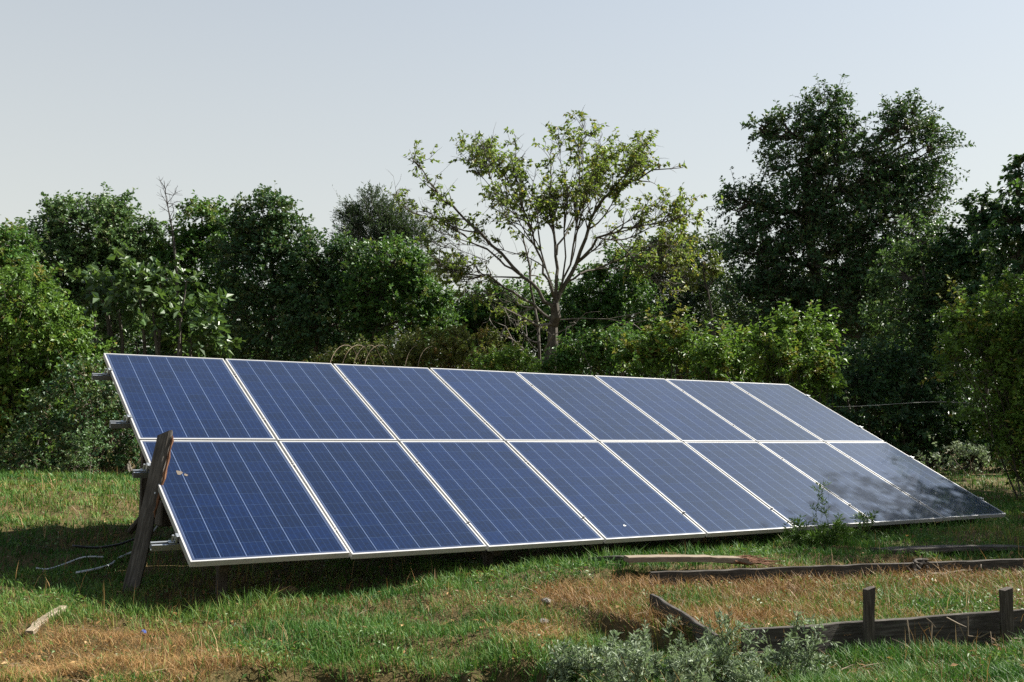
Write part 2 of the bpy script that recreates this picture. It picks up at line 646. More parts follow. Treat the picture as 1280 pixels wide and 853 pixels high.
ARW = 8 * (PW + GAP) - GAP
rail_s = [.30, 1.20, PL + GAP + .36, PL + GAP + 1.22]
ext = [.155, .10, .13, .13]
for s, e in zip(rail_s, ext):
    mb = MB()
    L = ARW + e + .1
    c = Vector((-e + L / 2, 0, 0)) + SLOPE * s - NORM * (THK + .028)
    # open channel profile: web, two flanges and lips
    mb.box(c - NORM * .018, (L, .042, .004), RT)
    mb.box(c + SLOPE * .021, (L, .003, .04), RT)
    mb.box(c - SLOPE * .021, (L, .003, .04), RT)
    mb.box(c + SLOPE * .0145 + NORM * .0185, (L, .010, .003), RT)
    mb.box(c - SLOPE * .0145 + NORM * .0185, (L, .010, .003), RT)
    part(mb, 'rail', M['rail'])
    for k in range(0, 9):
        xx = k * (PW + GAP) - GAP / 2
        mb = MB()
        cc = Vector((xx, 0, 0)) + SLOPE * s
        if k in (0, 8):
            sg = -1 if k == 0 else 1
            mb.box(cc + Vector((sg * .004, 0, 0)) - NORM * .018, (.012, .04, .05), RT, .002)
            mb.box(cc + NORM * .004 - Vector((sg * .012, 0, 0)), (.024, .04, .004), RT)
            mb.box(cc + Vector((sg * .03, 0, 0)) - NORM * .04, (.035, .03, .008), RT, .002)
            mb.tube([cc + Vector((sg * .025, 0, 0)) - NORM * .04, cc + Vector((sg * .025, 0, 0)) + NORM * .006], .007, 6)
        else:
            mb.box(cc + NORM * .002 - NORM * .02, (.012, .035, .03), RT, .002)
            mb.tube([cc - NORM * .01, cc + NORM * .007], .008, 6)
        part(mb, 'clamp', M['steel'] if k not in (0, 8) else M['rail'])
for xx in (.25, 2.2, 4.1, 6.0, 7.8):
    # sloping timber rafter, a rear leg and a short front leg
    mb = MB()
    c = Vector((xx, 0, 0)) + SLOPE * 1.62 - NORM * (THK + .052 + .045)
    mb.box(c, (.06, 3.0, .085), RT, .006)
    part(mb, 'rafter', M['stake'])
    for s in (.42, 2.85):
        t = Vector((xx + .062, 0, 0)) + SLOPE * s - NORM * (THK + .06)
        gz = float(ground_z(t.x, t.y)) - .1
        mb = MB()
        mb.box((t.x, t.y, (t.z + gz) / 2), (.06, .06, t.z - gz), None, .005)
        part(mb, 'leg', M['stake'])
    mb = MB()
    a = Vector((xx - .05, 0, 0)) + SLOPE * 1.3 - NORM * .17
    b_ = Vector((xx - .05, 2.5, float(ground_z(xx, 2.5)) + .1))
    mb.tube([a, b_], .025, 8)
    part(mb, 'brace', M['stake'])
mb = MB()
gz = float(ground_z(0, .9))
mb.box((.2, 1.1, .22), (.26, .18, .17), None, .01)
part(mb, 'timber_block', M['stake'])

# ------------------------------------------------------------------ leaning plank at the left end
def plank_post():
    base = on_ground(163, 738)
    top = at(209, 541, 6.75)
    ax = Vector(top) - Vector(base)
    L = ax.length + .1
    root = empty('leaning_plank', base)
    z = ax.normalized()
    xx = Vector((RGT[0], RGT[1], 0))
    xx = (xx - z * xx.dot(z)).normalized()
    yy = z.cross(xx)
    rot = Matrix((xx, yy, z)).transposed().to_4x4()
    root.rotation_euler = rot.to_euler()
    rng = np.random.default_rng(7)
    mb = MB()
    n = 14
    hw, ht = .051, .02
    # ragged slab: cross-section rings with a split, notched right edge
    rings = []
    for i in range(n + 1):
        t = i / n
        zz = -.1 + t * L
        w = hw * (1.0 - .08 * t) * (1 + .03 * rng.normal())
        r = w - (0.0 if t < .45 else .012 * rng.random())
        o = .006 * math.sin(t * 5)
        rings.append([(-w + o, -ht, zz), (r * .55 + o, -ht * 1.05, zz), (r + o, -ht * .55, zz), (r * .97 + o, ht * .8, zz), (-w * .96 + o, ht, zz)])
    top_dz = [-.03, .012, .02, .008, -.025]
    rings[-1] = [(x, y, zz + d) for (x, y, zz), d in zip(rings[-1], top_dz)]
    v = [p for r in rings for p in r]
    f = []
    for i in range(n):
        for k in range(5):
            j = (k + 1) % 5
            f.append((i * 5 + k, i * 5 + j, i * 5 + 5 + j, i * 5 + 5 + k))
    f += [tuple(range(4, -1, -1)), tuple(n * 5 + k for k in range(5))]
    mb.add(v, f)
    mb.build('plank_body', M['post'], root)
    # reddish split edge, a separate ragged sliver 3 mm proud
    mb = MB()
    pts, rad = [], []
    for i in range(16):
        t = .50 + .485 * i / 15
        pts.append((hw * (1 - .08 * t) + .001 + .004 * rng.normal(), -ht * .35 + .004 * rng.normal(), -.1 + t * L))
        rad.append(.0085 * (1 + .35 * rng.normal()) * (.3 if i in (0, 15) else 1))
    mb.tube(pts, np.abs(rad), 6)
    sp = mb.build('split_edge', M['rust'], root)
    sp['label'] = 'reddish split edge of raw wood'
    mb = MB()
    mb.tube([(.02, -ht - .004, L * .55), (.02, -ht + .004, L * .55)], .006, 8)
    mb.build('nail', M['rail'], root)
    tag(root, 'weathered grey plank leaning against the left end of the panels', 'plank')


plank_post()


# cables and conduit behind the plank
def cable(name, pix, r, mat, label, z_up=.015):
    pts = []
    for px, py in pix:
        p = on_ground(px, py)
        pts.append(Vector(p) + Vector((0, 0, z_up)))
    # smooth it
    P_ = np.array(pts)
    out = []
    for i in range(len(P_) - 1):
        p0, p1, p2, p3 = P_[max(i - 1, 0)], P_[i], P_[i + 1], P_[min(i + 2, len(P_) - 1)]
        for t in np.linspace(0, 1, 7)[:-1]:
            out.append(.5 * ((2 * p1) + (-p0 + p2) * t + (2 * p0 - 5 * p1 + 4 * p2 - p3) * t * t + (-p0 + 3 * p1 - 3 * p2 + p3) * t ** 3))
    out.append(P_[-1])
    out = np.array(out)
    gz = ground_z(out[:, 0], out[:, 1])
    out[:, 2] = np.maximum(out[:, 2], gz + r * 2)
    mb = MB()
    mb.tube(out, r, 7)
    o = mb.build(name, mat, None, True)
    return tag(o, label, 'cable' if 'cable' in name else 'conduit')


c = cable('power_cable', [(205, 655), (190, 668), (176, 682), (150, 692), (120, 697), (90, 699)], .009, M['cable_b'], 'black power cable running off the left end of the rack', .07)
cable('grey_conduit', [(200, 684), (172, 694), (150, 703), (138, 712), (120, 718), (95, 723)], .008, M['cable_g'], 'pale grey conduit lying bent on shaded grass behind the plank', .035)
cable('thin_grey_cable', [(130, 702), (105, 702), (80, 704), (60, 712), (45, 716)], .006, M['cable_g'], 'thin grey cable lying on shaded grass far left', .03)


# ------------------------------------------------------------------ raised bed
def bed():
    root = empty('raised_bed', (BED_O[0], BED_O[1], -.3))
    tag(root, 'low grey wooden garden bed with dry grass and upright stakes', 'raised bed')
    rb = Vector(root.location)
    rng = np.random.default_rng(3)

    def board(a, b, h, th, name='board', mat=M['board'], sink=.1, ztop=0.0, wob=.0025):
        """a long weathered board from a to b (its top edge), wavy top"""
        a, b = Vector(a), Vector(b)
        d = (b - a)
        L = d.length
        n = max(6, int(L / .12))
        dx = d.normalized()
        nrm = Vector((-dx.y, dx.x, 0)).normalized()
        v, f = [], []
        for i in range(n + 1):
            t = i / n
            p = a + d * t
            w = wob * rng.normal()
            o = nrm * (.004 * rng.normal())
            up = Vector((0, 0, w))
            dn = Vector((0, 0, -h - sink))
            v += [p + o - nrm * th / 2 + dn, p + o - nrm * th / 2 + up - Vector((0, 0, .004)), p + o - nrm * (th / 2 - .004) + up,
                  p + o + nrm * (th / 2 - .004) + up * .6, p + o + nrm * th / 2 - Vector((0, 0, .004)) + up * .6, p + o + nrm * th / 2 + dn]
        for i in range(n):
            for k in range(6):
                j = (k + 1) % 6
                f.append((i * 6 + k, i * 6 + 6 + k, i * 6 + 6 + j, i * 6 + j))
        f += [tuple(range(6)), tuple(n * 6 + k for k in range(5, -1, -1))]
        # local frame along the board so that the grain follows it
        o = empty('tmp', (0, 0, 0))
        bpy.data.objects.remove(o)
        rotm = Matrix((dx, nrm, dx.cross(nrm))).transposed()
        inv = rotm.inverted()
        mb = MB()
        mb.add([inv @ (q - a) for q in v], f)
        ob = mb.build(name, mat, root)
        ob.location = a - rb
        ob.rotation_euler = rotm.to_euler()
        return ob

    fl, fm = at(926, 787, 4.35), at(1246, 764, 4.81)
    board(fl, fm, .15, .022)
    board(at(1250, 764.5, 4.845), at(1400, 752.5, 5.06), .15, .022)
    board(at(816, 742, 5.32), at(897, 794, 4.34), .15, .024)
    board(at(812, 715, 6.28), at(1290, 698, 6.98), .12, .028)
    for (px, py, d, w, h, lean) in ((1081, 734, 4.52, .041, .42, .07), (1251, 735, 4.76, .050, .42, .015)):
        top = Vector(at(px, py, d))
        mb = MB()
        n = 5
        v, f = [], []
        for i in range(n + 1):
            zz = -h * (1 - i / n)
            k = 1 + .05 * rng.normal()
            sx, sy = w / 2 * k, w / 2 * .8 * k
            ox = lean * zz * .8
            for (x_, y_) in ((-1, -1), (.8, -1.05), (1, -.7), (1, 1), (-.9, 1)):
                v.append((x_ * sx + ox, y_ * sy, zz + (.006 * x_ if i == n else 0)))
        for i in range(n):
            for k in range(5):
                j = (k + 1) % 5
                f.append((i * 5 + k, i * 5 + j, i * 5 + 5 + j, i * 5 + 5 + k))
        f += [tuple(range(4, -1, -1)), tuple(n * 5 + k for k in range(5))]
        mb.add(v, f)
        ob = mb.build('stake', M['stake'], root)
        ob.location = top - rb - Vector((BED_V[0] * .03, BED_V[1] * .03, 0))
        ob.rotation_euler = (0, 0, math.atan2(BED_U[1], BED_U[0]))
        ob['label'] = 'stake in the middle of the front board' if px < 1200 else 'thicker stake at the right joint of the front board'


bed()


def loose_plank(name, a, b, w, th, label, splinter=True, mat=M['pale'], seed=1, z_off=.0):
    a, b = Vector(a), Vector(b)
    d = b - a
    L = d.length
    dx = d.normalized()
    root = empty(name, a)
    ny_ = Vector((0, 0, 1)).cross(dx).normalized()
    rotm = Matrix((dx, ny_, dx.cross(ny_))).transposed()
    root.rotation_euler = rotm.to_euler()
    rng = np.random.default_rng(seed)
    mb = MB()
    n = 16
    v, f = [], []
    Lb = L * (.74 if splinter else 1.0)
    for i in range(n + 1):
        t = i / n
        k = .003 * rng.normal()
        sag = .01 * math.sin(t * 3)
        wl = w * (1 + .03 * rng.normal())
        dxe = (.02 * rng.normal() if splinter and i == n else 0)
        for (yy, zz) in ((0, -th), (0, -.003), (.004, 0), (wl - .004, 0), (wl, -.004), (wl, -th)):
            v.append((t * Lb + dxe + (rng.normal() * .04 if splinter and i == n else 0), yy + k, zz + sag + .3 * k))
    for i in range(n):
        for k in range(6):
            j = (k + 1) % 6
            f.append((i * 6 + k, i * 6 + 6 + k, i * 6 + 6 + j, i * 6 + j))
    f += [tuple(range(6)), tuple(n * 6 + k for k in range(5, -1, -1))]
    mb.add(v, f)
    mb.build('plank_body', mat, root)
    if splinter:
        mb = MB()
        for i in range(26):
            y0 = rng.random() * w
            x0 = Lb - .04 - .1 * rng.random()
            l = .1 + .26 * rng.random()
            z0 = -th * rng.random()
            mb.tube([(x0, y0, z0), (x0 + l * .5, y0 + .02 * rng.normal(), z0 + .012 * rng.normal()), (x0 + l, y0 + .03 * rng.normal(), z0 - .01 + .016 * rng.normal())], [.007, .005, .0012], 4)
        mb.build('splinters', M['rust'], root)
    return tag(root, label, 'plank')


loose_plank('loose_plank', at(786, 697, 6.55), at(985, 699, 6.72), .12, .035, 'loose pale plank with a splintered reddish end, beside the lower panels')
a_, b_ = on_ground(735, 707), on_ground(788, 706)
loose_plank('short_plank', a_ + [0, 0, .05], b_ + [0, 0, .05], .07, .03, 'short grey plank end half buried in grass left of the splintered plank', False, M['board'], 5)
a_, b_ = on_ground(1110, 697), on_ground(1285, 691)
loose_plank('old_board', a_ + [0, 0, .05], b_ + [0, 0, .045], .16, .03, 'old dark board lying in shaded grass behind the garden bed', False, M['board'], 6)
a_, b_ = on_ground(40, 797), on_ground(83, 771)
loose_plank('wood_offcut', a_ + [0, 0, .035], b_ + [0, 0, .06], .045, .028, 'pale sawn wood offcut lying in the grass at the left', False, M['lumber'], 8)


# gnarled root lump on the back board
def root_lump():
    p = Vector(at(1150, 712, 6.72))
    root = empty('root_lump', p)
    rng = np.random.default_rng(12)
    mb = MB()
    for k in range(9):
        an = np.linspace(0, 2 * math.pi * (.55 + .4 * rng.random()), 12) + rng.random() * 6
        rr = .035 + .035 * rng.random()
        tl = rng.normal() * .5
        pts = [(rr * math.cos(q) + .008 * rng.normal(), -.012 + .03 * math.sin(q) * math.sin(tl) + .012 * rng.normal(), rr * math.sin(q) + .006 * rng.normal()) for q in an]
        mb.tube(pts, .009 + .006 * rng.random(), 6)
    mb.build('coiled_root', M['stake'], root)
    mb = MB()
    for k in range(7):
        x0 = .02 + .05 * rng.random()
        mb.tube([(x0, -.01, -.03), (x0 + .1, -.05 - .03 * rng.random(), -.05 + .03 * rng.random()), (x0 + .25 + .2 * rng.random(), -.12, -.05 + .05 * rng.random())], [.006, .005, .002], 5)
    mb.build('side_twig', M['twig'], root)
    tag(root, 'tangled brown root lump resting on the back board of the bed', 'root')


root_lump()


# dry stems hanging over the front board
rng = np.random.default_rng(31)
hang_labels = ['dry bent stem hanging over the front board near the middle stake', 'long dry stem hanging straight down the front board between the stakes',
               'thin curved dry stem hanging to the ground between the stakes', 'short dry twig sticking off the board edge between the stakes',
               'dry branched twig hanging beside the right stake', 'dry stem looping toward the right stake low on the board', 'fan of dry stems at the foot of the right stake']
hang_paths = [[(1083, 800), (1092, 812), (1098, 814), (1104, 824)], [(1134, 775), (1136, 790), (1138, 808), (1141, 817)], [(1165, 780), (1164, 800), (1168, 812), (1176, 824)],
              [(1158, 773), (1164, 778), (1170, 785)], [(1183, 772), (1198, 780), (1208, 784)], [(1210, 770), (1210, 795), (1225, 797), (1238, 790), (1240, 806)], [(1246, 805), (1262, 812), (1280, 824)]]
for lab, pth in zip(hang_labels, hang_paths):
    mb = MB()
    pts = []
    for i, (px, py) in enumerate(pth):
        d = 4.56 + (px - 1083) / 167 * .24 - .05 - .03 * i
        pts.append(at(px, py, d))
    mb.tube(pts, [.0035] * (len(pts) - 1) + [.0018], 5)
    if 'fan' in lab:
        for k in range(6):
            q = np.array(pts[0]) + rng.normal(0, .02, 3)
            mb.tube([q, q + np.array([.09 * rng.normal() + .05, -.1, .03 * rng.random()]), q + np.array([.2 * rng.normal() + .1, -.2, -.01])], [.003, .003, .001], 5)
    if 'branched' in lab:
        mb.tube([pts[1], np.array(pts[1]) + [.02, -.02, -.07]], [.003, .001], 5)
    o = mb.build('dry_stem', M['twig'])
    tag(o, lab, 'dry stem', 'dry stems over the front board of the bed')

# small litter
p = on_ground(178, 795)
mb = MB()
mb.tube([(0, 0, 0), (0, 0, .015), (0, 0, .018)], [.016, .0155, .013], 14)
o = mb.build('bottle_cap', M['blue'])
o.location = p + [0, 0, .012]
o.rotation_euler = (.9, .2, .4)
tag(o, 'small blue plastic cap lying in the grass', 'bottle cap')


def lumpy(name, p, r, squash, mat, label, cat, seed):
    rng_ = np.random.default_rng(seed)
    v, f = [], []
    nu, nv = 14, 9
    for j in range(nv + 1):
        th = math.pi * j / nv
        for i in range(nu):
            ph = 2 * math.pi * i / nu
            k = 1 + .22 * math.sin(2.3 * ph + seed) * math.sin(th) + .16 * math.sin(5 * ph + 3 * th) * math.sin(th) + (.08 * rng_.normal() if 0 < j < nv else 0)
            v.append((r * k * math.sin(th) * math.cos(ph), r * k * math.sin(th) * math.sin(ph), r * squash * k * math.cos(th)))
    for j in range(nv):
        for i in range(nu):
            i2 = (i + 1) % nu
            f.append((j * nu + i, (j + 1) * nu + i, (j + 1) * nu + i2, j * nu + i2))
    mb = MB()
    mb.add(v, f)
    o = mb.build(name, mat)
    o.location = p
    return tag(o, label, cat)


M['clod'] = plain_mat('dry_soil', (.11, .065, .034), .95, .5, 30)
lumpy('soil_clod', on_ground(358, 748) + [0, 0, .03], .07, .6, M['clod'], 'reddish clod of dry soil in front of the left panels', 'clod', 2)
lumpy('field_stone', on_ground(683, 756) + [0, 0, .02], .028, .6, M['stone'], 'small grey stone in the dry grass below the middle panels', 'stone', 4)
lumpy('flat_stone', on_ground(679, 782) + [0, 0, .02], .03, .5, M['stone'], 'flat grey stone in the dry grass near the silvery weeds', 'stone', 5)

# ------------------------------------------------------------------ vegetation
def unit(a):
    return a / (np.linalg.norm(a, axis=-1, keepdims=True) + 1e-9)


def leaf_quads(pos, axis_, nrm, ln, wd, fold=.2):
    """one folded diamond per leaf; returns verts (n*4,3)"""
    side = unit(np.cross(axis_, nrm))
    nrm = np.cross(side, axis_)
    ln = ln[:, None]
    wd = wd[:, None]
    mid = pos + axis_ * ln * .45
    a = pos
    b = mid + side * wd * .5 + nrm * wd * fold
    c = pos + axis_ * ln - nrm * ln * .08
    d = mid - side * wd * .5 + nrm * wd * fold
    return np.stack([a, b, c, d], 1).reshape(-1, 3)


def sprigs(rng, root, dirs, lens, k, leaf, droop=.25, spread=.9, curve=.2, up=.6):
    n = len(root)
    t = np.sort(rng.uniform(.12, 1.02, (n, k)), 1)
    tt = t[..., None]
    pos = root[:, None] + dirs[:, None] * (lens[:, None, None] * tt)
    pos[..., 2] -= curve * lens[:, None] * t ** 2
    perp = unit(rng.normal(size=(n, k, 3)))
    perp = unit(perp - dirs[:, None] * np.sum(perp * dirs[:, None], -1, keepdims=True))
    ax = unit(dirs[:, None] * .55 + perp * spread + np.array([0, 0, -droop]))
    nr = unit(rng.normal(size=(n, k, 3)) * .75 + np.array([0, 0, up]))
    nr = unit(nr - ax * np.sum(nr * ax, -1, keepdims=True))
    ln = leaf[0] * rng.uniform(.6, 1.2, n * k)
    wd = leaf[1] * rng.uniform(.7, 1.2, n * k)
    return leaf_quads(pos.reshape(-1, 3), ax.reshape(-1, 3), nr.reshape(-1, 3), ln, wd)


def twig_mesh(root, dirs, lens, curve, r):
    """three-sided twigs for the sprigs, vectorised"""
    n = len(root)
    mids = root + dirs * (lens[:, None] * .5)
    mids[:, 2] -= curve * lens * .25
    tips = root + dirs * lens[:, None]
    tips[:, 2] -= curve * lens
    a = unit(np.cross(dirs, np.array([.3, .2, 1.0])))
    b = np.cross(dirs, a)
    V = []
    for c_, rr in ((root, r), (mids, r * .7), (tips, r * .25)):
        for q in range(3):
            an = 2 * math.pi * q / 3
            V.append(c_ + rr * (math.cos(an) * a + math.sin(an) * b))
    V = np.stack(V, 1).reshape(-1, 3)
    F_ = []
    for lv in (0, 3):
        for q in range(3):
            q2 = (q + 1) % 3
            F_.append([lv + q, lv + q2, lv + 3 + q2, lv + 3 + q])
    F_ = np.array(F_)
    F_ = (np.arange(n)[:, None, None] * 9 + F_[None]).reshape(-1, 4)
    return V, F_


def mesh_join(name, parts_, mat, parent, loc, tint=None, smooth=False):
    V, FL, SZ = [], [], []
    off = 0
    for v, f in parts_:
        V.append(v)
        FL.append((np.asarray(f) + off).ravel())
        SZ.append(np.full(len(f), np.asarray(f).shape[1]))
        off += len(v)
    V = np.concatenate(V) - np.asarray(loc)
    return new_mesh(name, V, np.concatenate(FL), np.concatenate(SZ), mat, parent, smooth, tint)


def tubes_np(mb):
    """only quads and caps are kept as quads/triangles; returns verts and padded faces"""
    v = np.array(mb.v) if mb.v else np.zeros((0, 3))
    f = np.array([q for q in mb.f if len(q) == 4]) if mb.f else np.zeros((0, 4), int)
    return v, f


def bend(rng, a, b, n=6, w=.12):
    a, b = np.asarray(a, float), np.asarray(b, float)
    L = np.linalg.norm(b - a)
    off = rng.normal(size=3) * w * L
    off2 = rng.normal(size=3) * w * .4 * L
    out = []
    for t in np.linspace(0, 1, n):
        out.append(a + (b - a) * t + off * math.sin(math.pi * t) * .6 + off2 * math.sin(2 * math.pi * t))
    return out


def plant_tree(name, cat, label, base_px, depth, lobes, mat, leaf=(.105, .060), dens=4.9, seed=1, trunk=.13, group=None, sprig=(.35, .75), k=16,
               bark='bark', stems=1, droop=.25, curve=.2, up_bias=.45, shell=(.35, 1.0), spread=.9, tint=(.5, .22), height0=None, spike=.07, gather=.45):
    """lobes: (px, py, rx, ry, depth offset in m), measured in the photograph and turned into metres at this depth"""
    rng = np.random.default_rng(seed)
    b0 = at(base_px, 560, depth)
    b0[2] = float(ground_z(b0[0], b0[1]))
    root_o = empty(name, b0)
    tag(root_o, label, cat, group)
    leafA = .5 * leaf[0] * leaf[1] * .81
    R0, D0, L0, T0 = [], [], [], []
    limb = MB()
    tops = []
    for lb in lobes:
        px, py, rx, ry = lb[:4]
        dz = lb[4] if len(lb) > 4 else rng.normal() * .5
        c = at(px, py, depth + dz)
        s = (depth + dz) / F_PX
        rx, ry = rx * s, ry * s
        rd = .5 * (rx + ry) * .9
        n = int(math.pi * rx * ry * dens / leafA / k)
        n = max(n, 6)
        nc = max(4, n // 9)
        cu = unit(rng.normal(size=(nc, 3)))
        cr = shell[0] + (shell[1] - shell[0]) * rng.random(nc) ** .5
        ci = rng.integers(0, nc, n)
        loose = (rng.random(n) < .42)[:, None]
        u = unit(np.where(loose, rng.normal(size=(n, 3)), cu[ci] + rng.normal(size=(n, 3)) * .17))
        rad = np.where(loose[:, 0], shell[0] + (shell[1] - shell[0]) * rng.random(n) ** .6, cr[ci] + rng.normal(size=n) * .07)
        # uneven outline
        wob = 1 + .22 * np.sin(u[:, 0] * 5 + seed) * np.cos(u[:, 2] * 4 + seed * 2) + .10 * rng.normal(size=n)
        off = (RGT[None] * u[:, :1] * rx + np.array([0, 0, 1.0])[None] * u[:, 2:3] * ry + np.array([FH[0], FH[1], 0])[None] * u[:, 1:2] * rd)
        L = rng.uniform(sprig[0], sprig[1], n) * min(1.0, max(.5, (rx + ry) / 1.6))
        r0 = c + off * (rad * wob)[:, None] * np.maximum(.3, (1 - .45 * L / max(rx, ry)))[:, None]
        dr = unit(unit(off) * .9 + rng.normal(size=(n, 3)) * .45 + np.array([0, 0, up_bias]))
        spk = rng.random(n) < spike
        L = np.where(spk, L * rng.uniform(1.2, 1.65 + spike * 3, n), L)
        dr = np.where(spk[:, None], unit(dr + np.array([0, 0, .9])), dr)
        okm = r0[:, 2] > b0[2] + .05
        R0.append(r0[okm])
        D0.append(dr[okm])
        L0.append(L[okm])
        ctint = np.clip(rng.normal(tint[0], tint[1], nc)[ci][okm] + rng.normal(0, tint[1] * .5, okm.sum()), 0, 1)
        T0.append(ctint)
        tops.append((c, rx, ry, r0[okm]))
    R0, D0, L0, T0 = map(np.concatenate, (R0, D0, L0, T0))
    lv = sprigs(rng, R0, D0, L0, k, leaf, droop, spread, curve)
    nl = len(lv) // 4
    lf = np.arange(nl * 4).reshape(-1, 4)
    tn = np.clip(np.repeat(T0, k) + rng.normal(0, .10, nl), 0, .97)
    odd = rng.random(nl) < .012
    tn[odd] = 1.0
    mesh_join('crown' if stems == 1 else 'foliage', [(lv, lf)], mat, root_o, b0, tn)
    # trunk or stems, limbs to every lobe, branches to some sprigs, a twig for every sprig
    zs = np.array([t[0][2] for t in tops])
    order = np.argsort(zs)
    main = tops[order[-1]][0]
    if stems == 1:
        base = np.array(b0) - np.array([0, 0, .15])
        tp = np.array(main) * .85 + np.array([b0[0], b0[1], main[2]]) * .15
        tr = bend(rng, base, tp, 10, .05)
        rr = [trunk * (1.35 if i == 0 else 1) * (1 - .85 * i / 9) for i in range(10)]
        limb.tube(tr, rr, 8)
        tr = np.array(tr)
        for c, rx, ry, rs in tops:
            i = int(np.clip(np.searchsorted(tr[:, 2], c[2] - .45 * np.linalg.norm((c - tr[5])[:2]) - ry * .4), 2, 8))
            pts = bend(rng, tr[i], c, 7, .08)
            limb.tube(pts, [rr[i] * .62 * (1 - .75 * q / 6) for q in range(7)], 6)
            for _ in range(min(9, len(rs))):
                e = rs[rng.integers(len(rs))]
                q = pts[rng.integers(3, 7)]
                limb.tube(bend(rng, q, e, 5, .12), [trunk * .18 * (1 - .7 * z / 4) for z in range(5)], 5)
    else:
        for c, rx, ry, rs in tops:
            for _ in range(stems if len(rs) else 0):
                e = rs[rng.integers(len(rs))]
                q = np.array([b0[0], b0[1], 0]) * gather + np.array([e[0], e[1], 0]) * (1 - gather)
                q[2] = float(ground_z(q[0], q[1])) - .05
                q[:2] += rng.normal(size=2) * .15
                limb.tube(bend(rng, q, e, 7, .06), [trunk * (1 - .8 * z / 6) for z in range(7)], 5)
    tv, tf = twig_mesh(R0, D0, L0, curve, max(.003, trunk * .035))
    mesh_join('trunk' if stems == 1 else 'stems', [tubes_np(limb), (tv, tf)], M[bark], root_o, b0)
    return root_o


# leaf colours (real base colours)
M['lf_mid'] = leaf_mat('leaves_mid_green', (.026, .074, .014), (.066, .166, .030), (.15, .15, .03))
M['lf_dark'] = leaf_mat('leaves_dark_green', (.014, .045, .017), (.041, .106, .034), (.09, .11, .03), .22)
M['lf_blue'] = leaf_mat('leaves_bluish_green', (.016, .036, .020), (.045, .078, .036), (.08, .10, .04), .22)
M['lf_yel'] = leaf_mat('leaves_yellow_green', (.042, .100, .012), (.120, .220, .030), (.22, .17, .03), .35)
M['lf_grey'] = leaf_mat('leaves_greyish_green', (.042, .090, .032), (.094, .176, .056), (.15, .17, .06), .28)
M['lf_fig'] = leaf_mat('fig_leaves', (.024, .055, .014), (.055, .110, .026), (.10, .15, .04), .3, .42, .5)
M['lf_hedge'] = leaf_mat('olive_hedge_leaves', (.058, .070, .014), (.130, .155, .028), (.20, .11, .03), .3)
M['lf_walnut'] = leaf_mat('walnut_leaves', (.08, .115, .020), (.175, .225, .042), (.34, .25, .04), .5)
M['lf_silver'] = leaf_mat('silvery_leaves', (.105, .145, .085), (.225, .28, .18), (.34, .38, .27), .3, .6, .3)
M['lf_weed'] = leaf_mat('weed_leaves', (.036, .085, .012), (.085, .165, .026), (.10, .12, .03), .35)
M['lf_straw'] = leaf_mat('dry_weed_leaves', (.07, .055, .025), (.15, .12, .05), (.25, .2, .1), .3)

GB = 'trees of the thicket behind the panels'
GS = 'bushes around the clearing'
plant_tree('broadleaf_tree', 'tree', 'broad rounded greyish green tree at the far left, highest of the left thicket', 110, 25,
           [(110, 290, 62, 44, 0), (60, 325, 48, 48, -.6), (160, 325, 40, 48, .4), (110, 345, 70, 55, .3), (95, 400, 85, 60, 0), (75, 268, 24, 18), (140, 265, 26, 16), (178, 288, 22, 20)],
           M['lf_grey'], seed=11, trunk=.17, group=GB)
plant_tree('broadleaf_tree', 'tree', 'yellowish green tree cut by the left edge of the photo', 0, 23,
           [(0, 310, 36, 30, 0), (-25, 345, 60, 50, 0), (25, 370, 40, 45, 0), (-60, 330, 50, 60, 0), (-10, 430, 80, 70, 0)], M['lf_mid'], seed=12, group=GB, tint=(.65, .2))
plant_tree('broadleaf_tree', 'tree', 'bright rounded tree crown right beside the bare dead snag', 250, 25,
           [(252, 278, 32, 28, 0), (225, 308, 28, 30, 0), (275, 310, 28, 35, .2), (250, 340, 50, 45, 0), (250, 400, 55, 60, 0)], M['lf_mid'], seed=13, group=GB, leaf=(.11, .06))
plant_tree('broadleaf_tree', 'tree', 'dark domed tree between the bright round crown and the feathery top', 330, 24,
           [(332, 274, 42, 30, 0), (300, 300, 26, 36, 0), (362, 305, 26, 40, 0), (330, 335, 58, 50, 0), (335, 400, 70, 65, 0)], M['lf_dark'], seed=14, group=GB, tint=(.6, .25))
plant_tree('broadleaf_tree', 'tree', 'low dark tree filling the gap left of the feathery topped tree', 400, 23.5,
           [(400, 320, 36, 28, 0), (432, 340, 40, 36, 0), (392, 360, 45, 45, 0), (420, 405, 70, 50, 0)], M['lf_dark'], seed=15, group=GB)
plant_tree('feathery_tree', 'tree', 'feathery pointed tree top left of the half bare tree', 470, 27,
           [(462, 268, 22, 28, 0), (440, 275, 18, 18, 0), (490, 275, 22, 25, 0), (468, 300, 50, 26, 0), (520, 300, 22, 20, 0), (475, 345, 60, 50, 0), (475, 400, 60, 50)], M['lf_blue'], leaf=(.10, .022), seed=16, group=GB,
           up_bias=1.0, sprig=(.5, 1.1), droop=0.0, spread=.5, dens=3.0)
plant_tree('broadleaf_tree', 'tree', 'mid green tree just left of the half bare tree trunk', 490, 23,
           [(490, 330, 42, 30, 0), (525, 350, 28, 36, 0), (470, 365, 45, 36, 0), (505, 395, 60, 45, 0), (545, 395, 25, 30, 0)], M['lf_mid'], seed=17, group=GB, tint=(.4, .22))
plant_tree('broadleaf_tree', 'tree', 'low green tree behind the trunk of the half bare tree', 620, 27,
           [(600, 385, 40, 22, 0), (645, 375, 40, 24, 0), (570, 400, 34, 26, 0), (625, 425, 75, 40, 0), (700, 395, 40, 36, 0), (615, 408, 50, 30, .5), (665, 418, 50, 32, .5), (560, 425, 50, 30, .5)], M['lf_mid'], seed=18, group=GB, tint=(.5, .2))
